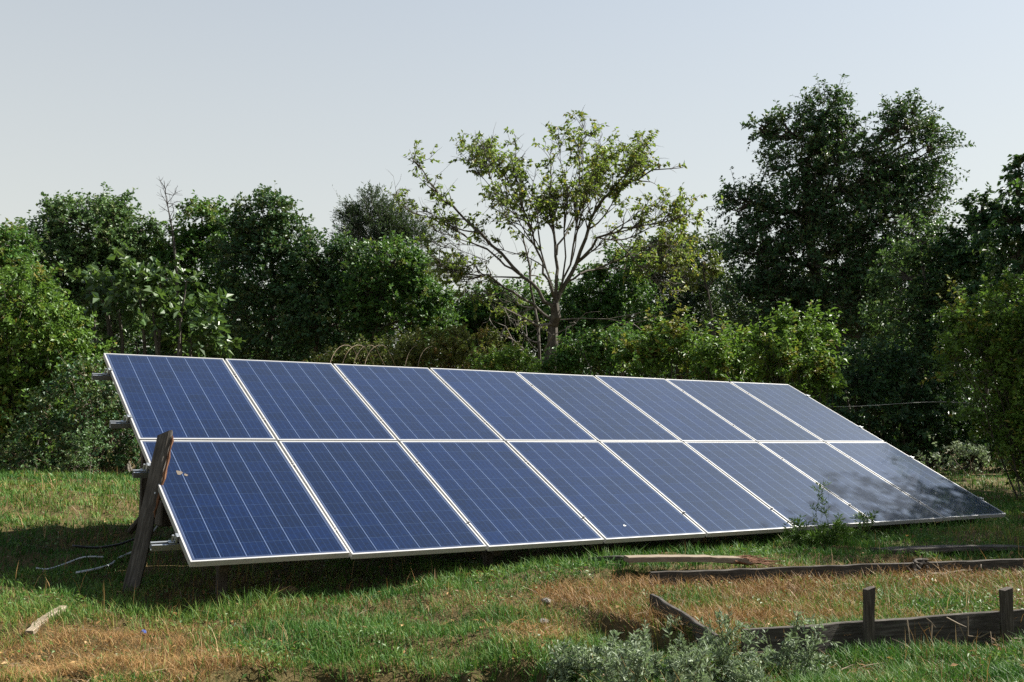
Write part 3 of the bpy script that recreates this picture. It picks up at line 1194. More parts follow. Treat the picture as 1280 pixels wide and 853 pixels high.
plant_tree('broadleaf_tree', 'tree', 'green tree directly right of the half bare tree trunk', 760, 26,
           [(745, 365, 34, 28, 0), (780, 345, 36, 34, 0), (735, 410, 50, 40, 0), (785, 400, 50, 50, 0)], M['lf_mid'], seed=19, group=GB, tint=(.35, .2))
plant_tree('broadleaf_tree', 'tree', 'bluish green tree between the half bare tree and the tallest tree', 850, 28,
           [(840, 315, 32, 24, 0), (805, 335, 30, 30, 0), (880, 318, 32, 24, 0), (850, 355, 60, 40, 0), (860, 415, 80, 50, 0)], M['lf_blue'], seed=20, group=GB)
plant_tree('walnut_tree', 'tree', 'small yellowish brown leaved tree leaning before the tallest tree', 890, 23,
           [(875, 330, 26, 22, 0), (848, 345, 22, 16, 0), (892, 348, 14, 16, 0)], M['lf_hedge'], leaf=(.12, .065), seed=21, group=GB, dens=1.6, trunk=.07)
plant_tree('dark_tree', 'tree', 'tallest dark tree with a forked crown right of the middle', 1050, 26,
           [(1030, 140, 30, 30, 0), (1052, 172, 26, 30, 0), (985, 165, 34, 24, 0), (950, 160, 18, 12, 0), (1130, 160, 32, 34, 0), (1160, 190, 28, 36, .3), (1105, 222, 34, 34, 0), (1000, 205, 50, 34, 0), (1050, 225, 60, 50, 0),
            (1150, 240, 36, 34, 0), (985, 260, 55, 34, 0), (930, 258, 34, 20, 0), (1090, 280, 80, 50, 0), (950, 310, 56, 36, 0), (1010, 330, 80, 55, 0), (1110, 350, 80, 60, 0), (950, 385, 60, 50, 0), (1040, 410, 90, 60, 0)],
           M['lf_dark'], seed=22, trunk=.26, group=GB, dens=3.7, leaf=(.108, .055), sprig=(.45, 1.0))
plant_tree('broadleaf_tree', 'tree', 'paler green tree standing against the right flank of the tallest tree', 1140, 22,
           [(1150, 300, 34, 32, 0), (1130, 345, 36, 36, 0), (1168, 340, 30, 36, 0), (1140, 395, 50, 45, 0), (1120, 450, 50, 40, 0)], M['lf_grey'], seed=23, group=GB, tint=(.3, .2), dens=2.6)
plant_tree('walnut_tree', 'tree', 'dark tree with drooping leaves cut by the upper right edge', 1290, 20,
           [(1275, 215, 20, 26, 0), (1290, 260, 36, 30, 0), (1262, 275, 26, 22, 0), (1270, 320, 48, 40, 0), (1320, 300, 50, 70, 0), (1265, 375, 60, 40, 0)], M['lf_dark'], leaf=(.14, .06), seed=24, group=GB, droop=.8, curve=.5, trunk=.15)
plant_tree('broadleaf_tree', 'tree', 'dark tree with spiky top between the tallest tree and the right edge', 1215, 21.5,
           [(1228, 262, 22, 16, 0), (1215, 290, 28, 24, 0), (1238, 285, 20, 22, 0), (1195, 325, 36, 32, 0), (1225, 350, 46, 45, 0), (1195, 400, 50, 50, 0)], M['lf_dark'], leaf=(.12, .055), seed=25, group=GB, tint=(.55, .25), up_bias=.8)

# shade trees beyond the right edge, close by: they shade the far panels
plant_tree('broadleaf_tree', 'tree', 'short leafy tree just outside the right edge, mirrored in the far panels', 1500, 13.5,
           [(1420, 330, 100, 76, 0), (1450, 420, 100, 80, 0), (1530, 330, 110, 90, 0)], M['lf_mid'], seed=26, group=GB, dens=2.2, leaf=(.11, .065), trunk=.15)

plant_tree('broadleaf_tree', 'tree', 'tall leafy tree outside the right edge, shading the far low corner panel', 1625, 12.2,
           [(1605, 70, 110, 80, 0), (1670, 130, 110, 90, 0), (1610, 190, 110, 80, 0), (1660, 250, 110, 80, 0)], M['lf_mid'], seed=29, group=GB, dens=2.3, leaf=(.11, .065), trunk=.15)
plant_tree('broadleaf_tree', 'tree', 'leafy tree well outside the right edge, shading the grass beyond the garden bed', 1645, 10.5,
           [(1645, 60, 150, 120, 0), (1560, 110, 120, 110, -.3), (1730, 120, 120, 110, .3), (1640, 190, 180, 110, 0)], M['lf_mid'], seed=27, group=GB, dens=1.9, leaf=(.11, .065), trunk=.14)
plant_tree('broadleaf_tree', 'tree', 'leafy tree outside the right edge, farthest back, shading the grass by the silvery shrub', 1450, 17.4,
           [(1450, 120, 130, 90, 0), (1420, 220, 110, 90, 0), (1510, 230, 110, 100, 0), (1440, 330, 120, 90, 0)], M['lf_mid'], seed=28, group=GB, dens=2.2, leaf=(.12, .07), trunk=.15)
plant_tree('fig_tree', 'tree', 'fig tree with big glossy leaves behind the left panels', 200, 19,
           [(150, 355, 42, 34, 0), (110, 365, 26, 30, 0), (195, 375, 46, 36, 0), (245, 400, 46, 36, 0), (170, 415, 70, 36, 0), (250, 440, 50, 30, 0), (215, 350, 30, 20, 0)],
           M['lf_fig'], leaf=(.185, .13), dens=2.4, k=9, seed=30, trunk=.07, stems=2, sprig=(.4, .8), group=GS)
plant_tree('bush', 'bush', 'yellow green bush at the left edge below the rounded tree', 20, 17.5,
           [(20, 380, 50, 44, 0), (60, 420, 46, 44, 0), (-15, 440, 60, 60, 0), (50, 480, 60, 50, 0), (0, 520, 60, 60, 0), (95, 455, 40, 36, 0), (45, 555, 60, 50, 0), (0, 590, 60, 24, 0)], M['lf_yel'], seed=31, group=GS, leaf=(.095, .055), stems=4, trunk=.03, tint=(.5, .25))
plant_tree('bush', 'bush', 'dark tangled bush behind the left rails of the rack', 110, 15.5,
           [(115, 485, 40, 36, 0), (80, 520, 44, 40, 0), (130, 530, 46, 40, 0), (60, 560, 50, 36, 0), (120, 568, 60, 26, 0), (165, 540, 30, 50, 0), (10, 580, 40, 30, 0), (90, 600, 50, 16, 0), (145, 592, 44, 20, 0), (40, 612, 34, 14, -.8), (120, 606, 24, 12, -1.0)], M['lf_dark'], seed=32, group=GS, leaf=(.065, .04), stems=5, trunk=.018, bark='twig', dens=2.4, tint=(.7, .25))
plant_tree('bush', 'bush', 'low pale green scrub at the foot of the left bushes', 95, 13.8,
           [(110, 565, 30, 24, 0), (60, 592, 34, 14, 0), (100, 590, 30, 14, 0), (25, 600, 24, 14, 0)], M['lf_grey'], seed=33, group=GS, leaf=(.05, .028), stems=2, trunk=.005, bark='bark', dens=1.8, up_bias=1.0)
plant_tree('hedge_bush', 'bush', 'olive brown clipped hedge behind the third and fourth panels', 560, 18,
           [(430, 462, 60, 26, .3), (510, 465, 60, 26, .3), (590, 466, 60, 26, .3), (480, 445, 60, 22, 0), (540, 435, 50, 24, 0), (590, 438, 50, 28, 0), (630, 450, 30, 24, 0), (440, 455, 40, 20, 0)], M['lf_hedge'], seed=34, group=GS, leaf=(.05, .03), stems=6, trunk=.015, dens=3.0, sprig=(.15, .35), up_bias=.8)
plant_tree('bush', 'bush', 'small yellowish bush between the olive hedge and the bare trunk', 635, 17.2,
           [(640, 462, 36, 20, 0), (612, 462, 26, 16, 0)], M['lf_yel'], seed=35, group=GS, leaf=(.06, .035), stems=6, trunk=.014)
plant_tree('bush', 'bush', 'leafy green bush at the foot of the half bare tree', 735, 17.5,
           [(735, 450, 40, 28, 0), (770, 440, 36, 32, 0), (705, 460, 30, 20, 0)], M['lf_mid'], seed=36, group=GS, leaf=(.07, .04), stems=6, trunk=.016, up_bias=.8)
plant_tree('bush', 'bush', 'bright bush with a few orange leaves behind the sixth panel', 830, 16,
           [(800, 455, 34, 24, 0), (835, 435, 34, 30, 0), (865, 455, 36, 26, 0)], M['lf_yel'], seed=37, group=GS, spike=.22, leaf=(.085, .042), stems=7, trunk=.014, up_bias=1.0, tint=(.55, .3))
plant_tree('bush', 'bush', 'bright green bush behind the seventh panel', 905, 15.5,
           [(890, 452, 30, 28, -.3), (922, 440, 24, 30, .3), (920, 475, 50, 26, 0)], M['lf_yel'], seed=38, group=GS, spike=.22, leaf=(.085, .042), stems=7, trunk=.014, up_bias=1.0, tint=(.45, .22))
plant_tree('bush', 'bush', 'tallest bright bush, rising behind the high right corner panel', 990, 15,
           [(988, 412, 22, 24, 0), (1016, 432, 24, 36, .3), (962, 446, 34, 34, -.3), (1000, 470, 50, 36, 0), (1025, 480, 26, 28, 0)], M['lf_yel'], seed=39, group=GS, spike=.22, leaf=(.085, .042), stems=7, trunk=.014, up_bias=1.0, tint=(.5, .22))
plant_tree('bush', 'bush', 'large leafy bush at the right edge beyond the array corner', 1300, 14.5,
           [(1225, 405, 44, 40, 0), (1262, 385, 36, 40, 0), (1215, 450, 46, 42, 0), (1265, 455, 50, 50, 0), (1240, 505, 46, 36, 0), (1285, 520, 40, 60, 0), (1262, 535, 36, 26, 0), (1292, 560, 36, 44, 0), (1296, 600, 34, 30, 0), (1320, 440, 50, 90, 0)], M['lf_yel'], seed=40, group=GS, spike=.22, leaf=(.075, .04), stems=2, trunk=.014, tint=(.45, .22), up_bias=.7, gather=.92, dens=3.0)
plant_tree('bush', 'bush', 'dark shaded bush in the gap right of the array', 1100, 21,
           [(1080, 470, 60, 40, 0), (1140, 480, 60, 50, 0), (1100, 520, 90, 40, 0), (1180, 510, 50, 50, 0), (1060, 500, 50, 40, 0), (1120, 560, 80, 24, 0), (1190, 555, 60, 30, 0), (1250, 540, 60, 44, 0), (1310, 540, 60, 44, 0)], M['lf_dark'], seed=41, group=GS, stems=4, trunk=.03, dens=3.0, tint=(.3, .2))
plant_tree('silver_shrub', 'bush', 'low silvery shrub in the shade beyond the right end of the array', 1195, 19.5,
           [(1185, 568, 22, 10, 0), (1212, 574, 26, 9, 0), (1240, 563, 22, 12, 0), (1165, 578, 16, 8, 0)], M['lf_silver'], seed=42, group=GS, leaf=(.08, .04), stems=6, trunk=.01, bark='twig', dens=1.8)

# deep background: one row of individual trees behind everything
def back_tree(px, top, hw, depth, seed, label, mat='lf_dark'):
    plant_tree('background_tree', 'tree', label, px, depth, [(px, top + 45, hw, 45, 0), (px - hw * .4, top + 100, hw, 60, 0), (px + hw * .4, top + 100, hw, 60, 0), (px, top + 165, hw * 1.2, 55, 0), (px - hw * .5, 520, hw * 1.1, 45, -3), (px + hw * .6, 515, hw * 1.1, 50, -3)],
               M[mat], leaf=(.16, .10), dens=2.8, seed=seed, group='background trees behind the thicket', trunk=.16, k=14, sprig=(.6, 1.1))


for i, (px, top, lab) in enumerate([(-90, 320, 'background tree beyond the left edge, behind the yellowish green tree'), (60, 345, 'background tree behind the broad rounded tree'),
                                    (195, 345, 'background tree behind the dead snag'), (290, 350, 'background tree behind the dark domed tree'),
                                    (390, 355, 'background tree behind the low dark tree'), (480, 405, 'background tree behind the left part of the olive hedge'), (570, 418, 'low background tree behind the right part of the olive hedge'), (660, 415, 'background tree low behind the half bare trunk'),
                                    (780, 375, 'background tree right behind the half bare tree'), (900, 345, 'background tree behind the yellowish brown leaved tree'),
                                    (1010, 350, 'background tree behind the left side of the tallest tree'), (1120, 330, 'background tree behind the right side of the tallest tree'),
                                    (1220, 350, 'background tree behind the spiky topped dark tree'), (1340, 300, 'background tree beyond the right edge')]):
    back_tree(px, top, 70, 33 + (i % 3), 60 + i, lab)


# dead snag
M['blackbark'] = plain_mat('blackened_bark', (.035, .03, .026), .9)


def snag():
    rng = np.random.default_rng(5)
    b0 = at(215, 560, 24)
    b0[2] = float(ground_z(b0[0], b0[1]))
    root = empty('dead_snag', b0)
    mb = MB()
    tr = [b0 + [0, 0, -.1], at(222, 420, 24), at(221, 340, 24), at(215, 285, 24), at(208, 250, 24), at(205, 226, 24)]
    mb.tube(tr, [.07, .06, .04, .02, .011, .005], 7)
    for i in range(20):
        t = rng.uniform(1.6, 4.8)
        q = tr[int(t)] + (tr[int(t) + 1] - tr[int(t)]) * (t % 1)
        l = rng.uniform(.3, .9) * (1.2 - .17 * t) + .1
        d = unit(np.array([rng.normal(), rng.normal(), abs(rng.normal()) * .9]))
        e = q + d * l
        pts = bend(rng, q, e, 5, .15)
        mb.tube(pts, [.009, .008, .006, .004, .003], 4)
        for _ in range(3):
            d2 = unit(d + rng.normal(size=3) * .8)
            mb.tube([pts[2], pts[2] + d2 * l * .4], [.004, .002], 4)
    mb.v = [tuple(np.array(p) - b0) for p in mb.v]
    mb.build('trunk', M['blackbark'], root)
    tag(root, 'bare dead snag with black twigs poking above the left thicket', 'dead tree')


snag()


# ------------------------------------------------------------------ the half bare tree in the middle
def bare_tree():
    rng = np.random.default_rng(77)
    D = 19.5
    b0 = at(686, 560, D)
    b0[2] = float(ground_z(b0[0], b0[1]))
    root = empty('half_bare_tree', b0)
    tag(root, 'spreading half bare tree with sparse yellowing leaves behind the middle panels', 'tree')
    mb, dead = MB(), MB()
    # main limbs: pixel path, start radius, end radius, depth drift at the tip, leafiness
    SH = .92
    limbs = [
        ([(686, 570), (684, 500), (686, 455), (691, 410), (694, 379)], .17, .12, 0, 0),
        ([(672, 560), (676, 480), (674, 430), (668, 385), (660, 330), (652, 285)], .08, .03, 1.0, .5),
        ([(694, 379), (708, 352), (720, 329), (733, 295), (740, 270), (757, 240), (783, 220), (815, 200), (858, 195)], .10, .012, -1.0, 1),
        ([(720, 329), (740, 308), (759, 291), (780, 281), (800, 277), (840, 268), (880, 258)], .06, .010, -2.0, 1),
        ([(694, 379), (696, 345), (695, 319), (692, 285), (691, 252), (690, 215), (687, 172)], .085, .010, .6, 1),
        ([(693, 376), (686, 350), (679, 327), (664, 285), (648, 240), (640, 205), (643, 165)], .065, .008, -1.2, 1),
        ([(690, 382), (674, 362), (655, 347), (626, 315), (599, 287), (575, 265), (551, 244), (533, 218), (520, 196), (513, 184)], .085, .010, -.6, .9),
        ([(655, 347), (640, 336), (623, 323), (590, 302), (559, 280), (533, 266), (512, 258), (497, 243), (484, 228)], .05, .006, 1.4, .35),
        ([(690, 400), (665, 380), (640, 364), (620, 352), (596, 343), (567, 338), (545, 325), (530, 310)], .06, .008, -2.2, .4),
        ([(695, 319), (706, 296), (719, 272), (735, 245), (747, 220), (754, 185), (752, 156)], .05, .008, 1.5, 1),
        ([(708, 352), (725, 342), (745, 336), (775, 322), (799, 310), (830, 320), (850, 345)], .05, .007, .8, .9),
        ([(696, 372), (712, 330), (722, 285), (718, 240), (726, 200), (722, 165)], .05, .008, -1.6, 1),
        ([(740, 270), (752, 246), (775, 235), (795, 215), (805, 185), (800, 168)], .035, .007, .5, 1),
        ([(664, 285), (645, 270), (625, 250), (612, 215), (608, 190), (604, 175)], .035, .006, .8, 1),
        ([(759, 291), (775, 305), (800, 330), (822, 350), (860, 372)], .03, .006, -.5, .6),
        ([(692, 372), (682, 335), (672, 285), (668, 245), (666, 212)], .05, .008, .4, 1),
        ([(700, 370), (707, 320), (706, 260), (712, 225), (708, 204)], .045, .008, -.7, 1),
        ([(626, 315), (610, 325), (585, 330), (560, 352)], .02, .005, .5, .4),
    ]
    segs = []
    for path, r0, r1, dd, leafy in limbs:
        n = len(path)
        pts = []
        for i, (px, py) in enumerate(path):
            t = i / (n - 1)
            px, py = 694 + (px - 694) * (1 - 0.03 * t), 380 + (py - 380) * (1 - (1 - SH) * t)
            pts.append(at(px + rng.normal() * .8, py, D + dd * t ** 1.2 + .08 * rng.normal() * (i > 0)))
        # subdivide with a little kink
        fine, fr = [pts[0]], [r0]
        for i in range(n - 1):
            for q in (.5, 1.0):
                p = pts[i] * (1 - q) + pts[i + 1] * q
                if q < 1:
                    p = p + rng.normal(size=3) * .03
                fine.append(p)
                t = (i + q) / (n - 1)
                fr.append(r0 * (1 - t) ** .8 + r1 * (1 - (1 - t) ** .8))
        if r0 > .15:
            fr[0] *= 1.4
        fr = [q * (.74 if r0 > .15 else .45) for q in fr]
        mb.tube(fine, fr, 8 if r0 > .05 else 6)
        segs.append((np.array(fine), fr, leafy))
    R0, D0, L0 = [], [], []
    cen = at(694, 330, D)
    extra = []
    env_c = at(694, 300, D)
    for fine, fr, leafy in segs:
        if leafy <= 0:
            continue
        m = len(fine)
        for _ in range(4):
            i = int(rng.uniform(.25, .8) * (m - 2))
            q = fine[i]
            ax = unit(fine[i + 1] - fine[i])
            d = unit(ax * .7 + unit(q - cen) * .9 + rng.normal(size=3) * .32 + np.array([0, 0, .15]))
            l = rng.uniform(.9, 1.9)
            for _s in range(12):
                e = q + d * l - env_c
                if ((e[:2] ** 2).sum() / 2.55 ** 2 + e[2] ** 2 / 2.2 ** 2) < 1:
                    break
                l *= .88
            if l < .45:
                continue
            b_ = np.array(bend(rng, q, q + d * l, 8, .06))
            r = min(.020, fr[i] * .55 + .004)
            rr = [r * (1 - .78 * z / 7) for z in range(8)]
            mb.tube(b_, rr, 5)
            extra.append((b_, rr, leafy * .95))
    segs += extra
    for fine, fr, leafy in segs:
        if leafy <= 0:
            continue
        m = len(fine)
        ns = int(m * 1.25)
        for _ in range(ns):
            t = rng.uniform(.3, 1.0) ** .8 * (m - 1.001)
            i = int(t)
            q = fine[i] + (fine[i + 1] - fine[i]) * (t - i)
            ax = unit(fine[i + 1] - fine[i])
            d = unit(ax * .5 + unit(q - cen) * .4 + rng.normal(size=3) * .5 + np.array([0, 0, .4]))
            l = rng.uniform(.22, .5)
            tw = bend(rng, q, q + d * l, 5, .10)
            r = min(.016, fr[i] * .6 + .004)
            mb.tube(tw, [r, r * .8, r * .62, r * .45, r * .3], 4)
            for _ in range(rng.integers(2, 5)):
                k = rng.integers(1, 5)
                d2 = unit(d * .8 + rng.normal(size=3) * .7 + np.array([0, 0, .15]))
                if rng.random() < .25 + .75 * leafy:
                    R0.append(tw[k])
                    D0.append(d2)
                    L0.append(rng.uniform(.14, .36))
                else:
                    mb.tube([tw[k], tw[k] + d2 * .2, tw[k] + d2 * .36 + rng.normal(size=3) * .04], [.004, .003, .002], 3)
    R0, D0, L0 = np.array(R0), np.array(D0), np.array(L0)
    # pale dead branches low on the trunk
    for path, r0 in (([(690, 405), (672, 407), (655, 398), (630, 385), (610, 372)], .03), ([(684, 455), (660, 446), (655, 437), (640, 424), (622, 416), (605, 414)], .03),
                     ([(655, 437), (640, 440), (630, 441), (618, 436)], .018), ([(640, 424), (632, 408), (612, 400)], .014), ([(700, 400), (725, 398), (760, 399), (800, 391), (850, 378)], .010),
                     ([(760, 399), (790, 404), (830, 396)], .008), ([(680, 440), (690, 420), (720, 405)], .02)):
        pts = [at(px, py, D - .25 * i) for i, (px, py) in enumerate(path)]
        dead.tube(pts, [r0 * (1 - .8 * i / (len(pts) - 1)) for i in range(len(pts))], 6)
        for _ in range(5):
            i = rng.integers(1, len(pts))
            e = pts[i] + rng.normal(size=3) * .28
            dead.tube(bend(rng, pts[i], e, 4, .1), [.008, .006, .005, .003], 4)
    k = 13
    leaf = (.09, .052)
    lv = sprigs(rng, R0, D0, L0, k, leaf, .55, .8, .18, .4)
    nl = len(lv) // 4
    # leaves are absent on some sprigs
    keep = np.repeat(rng.random(len(R0)) < .56, k) & (rng.random(nl) < .8)
    lv = lv.reshape(-1, 4, 3)[keep].reshape(-1, 3)
    nl = len(lv) // 4
    hx = np.clip((lv.reshape(-1, 4, 3)[:, 0] @ np.array([RGT[0], RGT[1], 0]) - cen @ np.array([RGT[0], RGT[1], 0])) * .04, -.15, .15)
    tn = np.clip(rng.normal(.52, .22, nl) + hx, 0, 1)
    mesh_join('crown', [(lv, np.arange(nl * 4).reshape(-1, 4))], M['lf_walnut'], root, b0, tn)
    tv, tf = twig_mesh(R0, D0, L0, .18, .0045)
    mesh_join('trunk', [tubes_np(mb), (tv, tf)], M['bark'], root, b0)
    o = mesh_join('dead_branches', [tubes_np(dead)], M['barkpale'], root, b0)
    o['label'] = 'pale leafless branches low on the trunk'


bare_tree()

# garden hoops in front of the hedge
hl = ['rusty garden hoop, farthest left of the row behind the second panel gap', 'second rusty garden hoop from the left of the row', 'third rusty garden hoop from the left of the row',
      'fourth rusty garden hoop from the left of the row', 'rusty garden hoop before the hedge, second from the right of the row', 'rusty garden hoop before the hedge, farthest right of the row']
for (px, top), lab in zip([(411, 428), (427, 428), (441, 428), (455, 428), (506, 428), (522, 430)], hl):
    d = 16.0 if px < 500 else 17.2
    a = at(px, 462, d)
    t0 = at(px + 16, top, d)
    gz = float(ground_z(a[0], a[1]))
    foot = np.array([a[0], a[1], gz - .05])
    r3 = np.array([RGT[0], RGT[1], 0])
    pts = [foot, foot * .4 + a * .6, a]
    for q in np.linspace(.15, 1, 7):
        an = q * math.pi * .62
        pts.append(a + r3 * (1 - math.cos(an)) * .21 + np.array([0, 0, 1]) * math.sin(an) * (t0[2] - a[2]) + np.array([FH[0], FH[1], 0]) * .5 * q)
    end = pts[-1] + r3 * .12 + np.array([FH[0], FH[1], 0]) * .4
    pts += [np.array([end[0], end[1], end[2] - .3]), np.array([end[0] + .02, end[1] + .1, gz - .05])]
    mb = MB()
    mb.tube(pts, .005, 6)
    o = mb.build('garden_hoop', M['hoop'], None, True)
    tag(o, lab, 'hoop', 'rusty garden hoops before the hedge')

# pale wire in the dark gap, tied between two bushes
mb = MB()
pts = [at(1030 + 290 * t, 509 - 5 * math.sin(math.pi * min(1, t * 1.1)) + 1.5 * math.sin(9 * t), 17.5) for t in np.linspace(0, 1, 14)]
mb.tube(pts, .0045, 5)
o = mb.build('slack_wire', M['hose'], None, True)
tag(o, 'pale slack wire strung across the dark gap right of the array', 'wire')


# ------------------------------------------------------------------ weeds
def weed(name, cat, label, px, py, h, n_st, mat, leaf, seed, group, lean=.25, k=16, bark='stemgreen', r=.003, cluster=False):
    rng = np.random.default_rng(seed)
    b0 = np.array(on_ground(px, py))
    root = empty(name, b0)
    tag(root, label, cat, group)
    mb = MB()
    side = (.08, .18) if name == 'tall_weed' else (.18, .42)
    R0, D0, L0 = [], [], []
    for s in range(n_st):
        q = b0 + np.array([rng.normal() * .035, rng.normal() * .035, -.02])
        d = unit(np.array([rng.normal() * lean, rng.normal() * lean, 1.0]))
        l = h * rng.uniform(.6, 1.05)
        pts = bend(rng, q, q + d * l, 7, .05)
        mb.tube(pts, [r * (1 - .6 * i / 6) for i in range(7)], 5)
        R0.append(np.array(pts[1])); D0.append(d); L0.append(l * .9)
        for _ in range(int(5 + 4 * rng.random())):
            i = rng.integers(1, 6)
            d2 = unit(d * .9 + rng.normal(size=3) * .55)
            R0.append(np.array(pts[i])); D0.append(d2); L0.append(l * rng.uniform(*side))
    R0, D0, L0 = np.array(R0), np.array(D0), np.array(L0)
    lv = sprigs(rng, R0, D0, L0, k, leaf, 0.0, .75, .04, .4)
    nl = len(lv) // 4
    tn = np.clip(rng.normal(.55, .2, nl), 0, .95)
    mesh_join('foliage', [(lv, np.arange(nl * 4).reshape(-1, 4))], mat, root, b0, tn)
    tv, tf = twig_mesh(R0, D0, L0, .04, r * .5)
    mesh_join('stems', [tubes_np(mb), (tv, tf)], M[bark], root, b0)
    return root


GW = 'silvery weeds in front of the raised bed'
silver = [(690, 858, .16, 5), (715, 850, .20, 6), (745, 862, .20, 6), (775, 855, .21, 6), (805, 862, .22, 6), (835, 852, .20, 6), (865, 858, .22, 6), (822, 815, .20, 3), (905, 850, .27, 6), (872, 815, .19, 3),
          (945, 862, .24, 4), (985, 850, .27, 5), (1020, 858, .20, 4), (770, 880, .2, 6), (850, 885, .22, 6), (930, 885, .2, 5), (705, 885, .18, 5), (795, 828, .14, 4), (745, 832, .13, 4)]
slab = ['silvery weed at the left end of the patch, lowest', 'silvery weed second from the left end of the patch', 'bushy silvery weed left of the patch centre at the bottom edge', 'bushy silvery weed below the dark bed corner',
        'bushy silvery weed at the bottom edge in the patch centre', 'silvery weed in the patch centre, leaning at the bed corner', 'silvery weed right of the patch centre at the bottom edge', 'thin silvery weed rising before the left bed board, farther left',
        'tall silvery weed hiding the left corner of the front board', 'thin silvery weed rising before the left bed board, farther right', 'silvery weed low before the front board, left of the tall one', 'tall silvery weed before the front board left of the middle stake',
        'silvery weed at the right end of the patch', 'silvery weed cut by the bottom edge, left one', 'silvery weed cut by the bottom edge, middle one', 'silvery weed cut by the bottom edge, right one', 'silvery weed cut by the bottom edge at the left end',
        'small silvery sprig at the back of the patch near the bed corner', 'small silvery sprig at the back of the patch on the left']
for i, ((px, py, h, n), lab) in enumerate(zip(silver, slab)):
    weed('silvery_weed', 'weed', lab, px, py, h * ((1.0 if px > 900 else .68) if px > 790 and py < 856 else 1.0), n + 1, M['lf_silver'], (.027, .0085), 200 + i, GW, .2, k=12)

GV = 'green weeds along the lower edge of the panels'
weed('tall_weed', 'weed', 'tall thin weed stalk standing before the sixth lower panel', 1022, 684, .56, 2, M['lf_weed'], (.045, .009), 240, GV, .07, 11)
for i, (px, py, h, n, lab) in enumerate([(1000, 684, .23, 6, 'leafy weed clump left of the tall weed stalk'), (1038, 683, .22, 7, 'leafy weed clump right of the tall weed stalk'), (1078, 677, .30, 3, 'pale topped weed farthest right along the panel edge'),
                                         (1060, 680, .17, 6, 'low weed clump between the tall stalk and the pale topped weed'), (1016, 690, .17, 8, 'low leafy weed at the foot of the tall weed stalk')]):
    weed('green_weed', 'weed', lab, px, py, h, n, M['lf_weed'], (.052, .011), 250 + i, GV, .3, 12)

# ------------------------------------------------------------------ grass
def grass_mat(name, stops, trans=.3):
    m, nt, b = mat_new(name)
    a = nd(nt, 'ShaderNodeAttribute', attribute_name='tint')
    col = ramp(nt, a.outputs['Fac'], stops)
    nt.links.new(col, b.inputs['Base Color'])
    b.inputs['Roughness'].default_value = .6
    b.inputs['Specular IOR Level'].default_value = .25
    tr = nd(nt, 'ShaderNodeBsdfTranslucent')
    nt.links.new(col, tr.inputs['Color'])
    mx = nd(nt, 'ShaderNodeMixShader')
    mx.inputs[0].default_value = trans
    nt.links.new(b.outputs[0], mx.inputs[1])
    nt.links.new(tr.outputs[0], mx.inputs[2])
    nt.links.new(mx.outputs[0], nt.nodes['Material Output'].inputs['Surface'])
    return m


M['grass'] = grass_mat('green_grass', [(0, (.016, .054, .008)), (.48, (.050, .132, .018)), (.84, (.125, .178, .030)), (1, (.22, .18, .05))])
M['straw'] = grass_mat('dry_grass', [(0, (.085, .045, .014)), (.45, (.20, .108, .034)), (.8, (.31, .19, .072)), (1, (.42, .31, .16))], .25)


def photo_xy(x, y):
    """ground position -> where it lies in the photograph (used only to lay out the patches of green and dry grass)"""
    r, d = cam_uv(x, y)
    z = ground_z(x, y)
    v = np.stack([x - CAM[0], y - CAM[1], z - CAM[2]], -1)
    dd = v @ FWD
    return CX + F_PX * (v @ RGT) / dd, CY - F_PX * (v @ UPV) / dd


def dryness(x, y):
    px, py = photo_xy(x, y)
    n = fbm(x, y, .8, 51)
    n2 = fbm(x, y, .28, 61)

    def blob(cx, cy, rx, ry):
        q = ((px - cx) / rx) ** 2 + ((py - cy) / ry) ** 2
        return np.exp(-q)
    b, u, v = bed_inside(x, y)
    dry = .13 + .9 * (n - .5) + 1.0 * (n2 - .5)
    dry += 1.0 * blob(60, 818, 150, 40) + .5 * blob(200, 800, 120, 45) + .55 * blob(340, 750, 60, 22) + .65 * blob(690, 800, 60, 45) + .6 * blob(640, 750, 100, 18) + .6 * blob(470, 757, 100, 11) + .5 * blob(230, 835, 120, 20)
    dry += .15 * blob(800, 740, 60, 20) + .3 * blob(1150, 835, 90, 12) + .25 * blob(230, 755, 130, 30) - .1 * blob(60, 640, 140, 34)
    dry -= .75 * blob(420, 800, 90, 25) + .7 * blob(560, 700, 130, 18) + .5 * blob(60, 755, 60, 20) + .7 * blob(1080, 680, 140, 16) + .3 * blob(760, 830, 80, 40) + .45 * blob(1200, 850, 90, 14) + .35 * blob(330, 800, 50, 20)
    dry += .30 * b - .25 * (1 - b) * 0
    dry += b * .3 * sstep(.6, 2.0, v)
    return np.clip(dry, 0, 1)


def sample_ground(rng, n, d0, d1, power, pxr=(-160, 1440)):
    q = rng.random(n)
    a = 1 - power
    d = (d0 ** a + (d1 ** a - d0 ** a) * q) ** (1 / a)
    px = rng.uniform(*pxr, n)
    r = (px - CX) / F_PX * d
    x = CAM[0] + r * RH[0] + d * FH[0]
    y = CAM[1] + r * RH[1] + d * FH[1]
    return x, y, d


def clearance(x, y):
    """height of the panel underside above the plane z = 0 level at x, y (inf away from the array)"""
    s = y / CT
    inside = (x > -.05) & (x < ARW + .05) & (y > -.06) & (y < 2.9)
    return np.where(inside, s * ST - .07, 50.0)


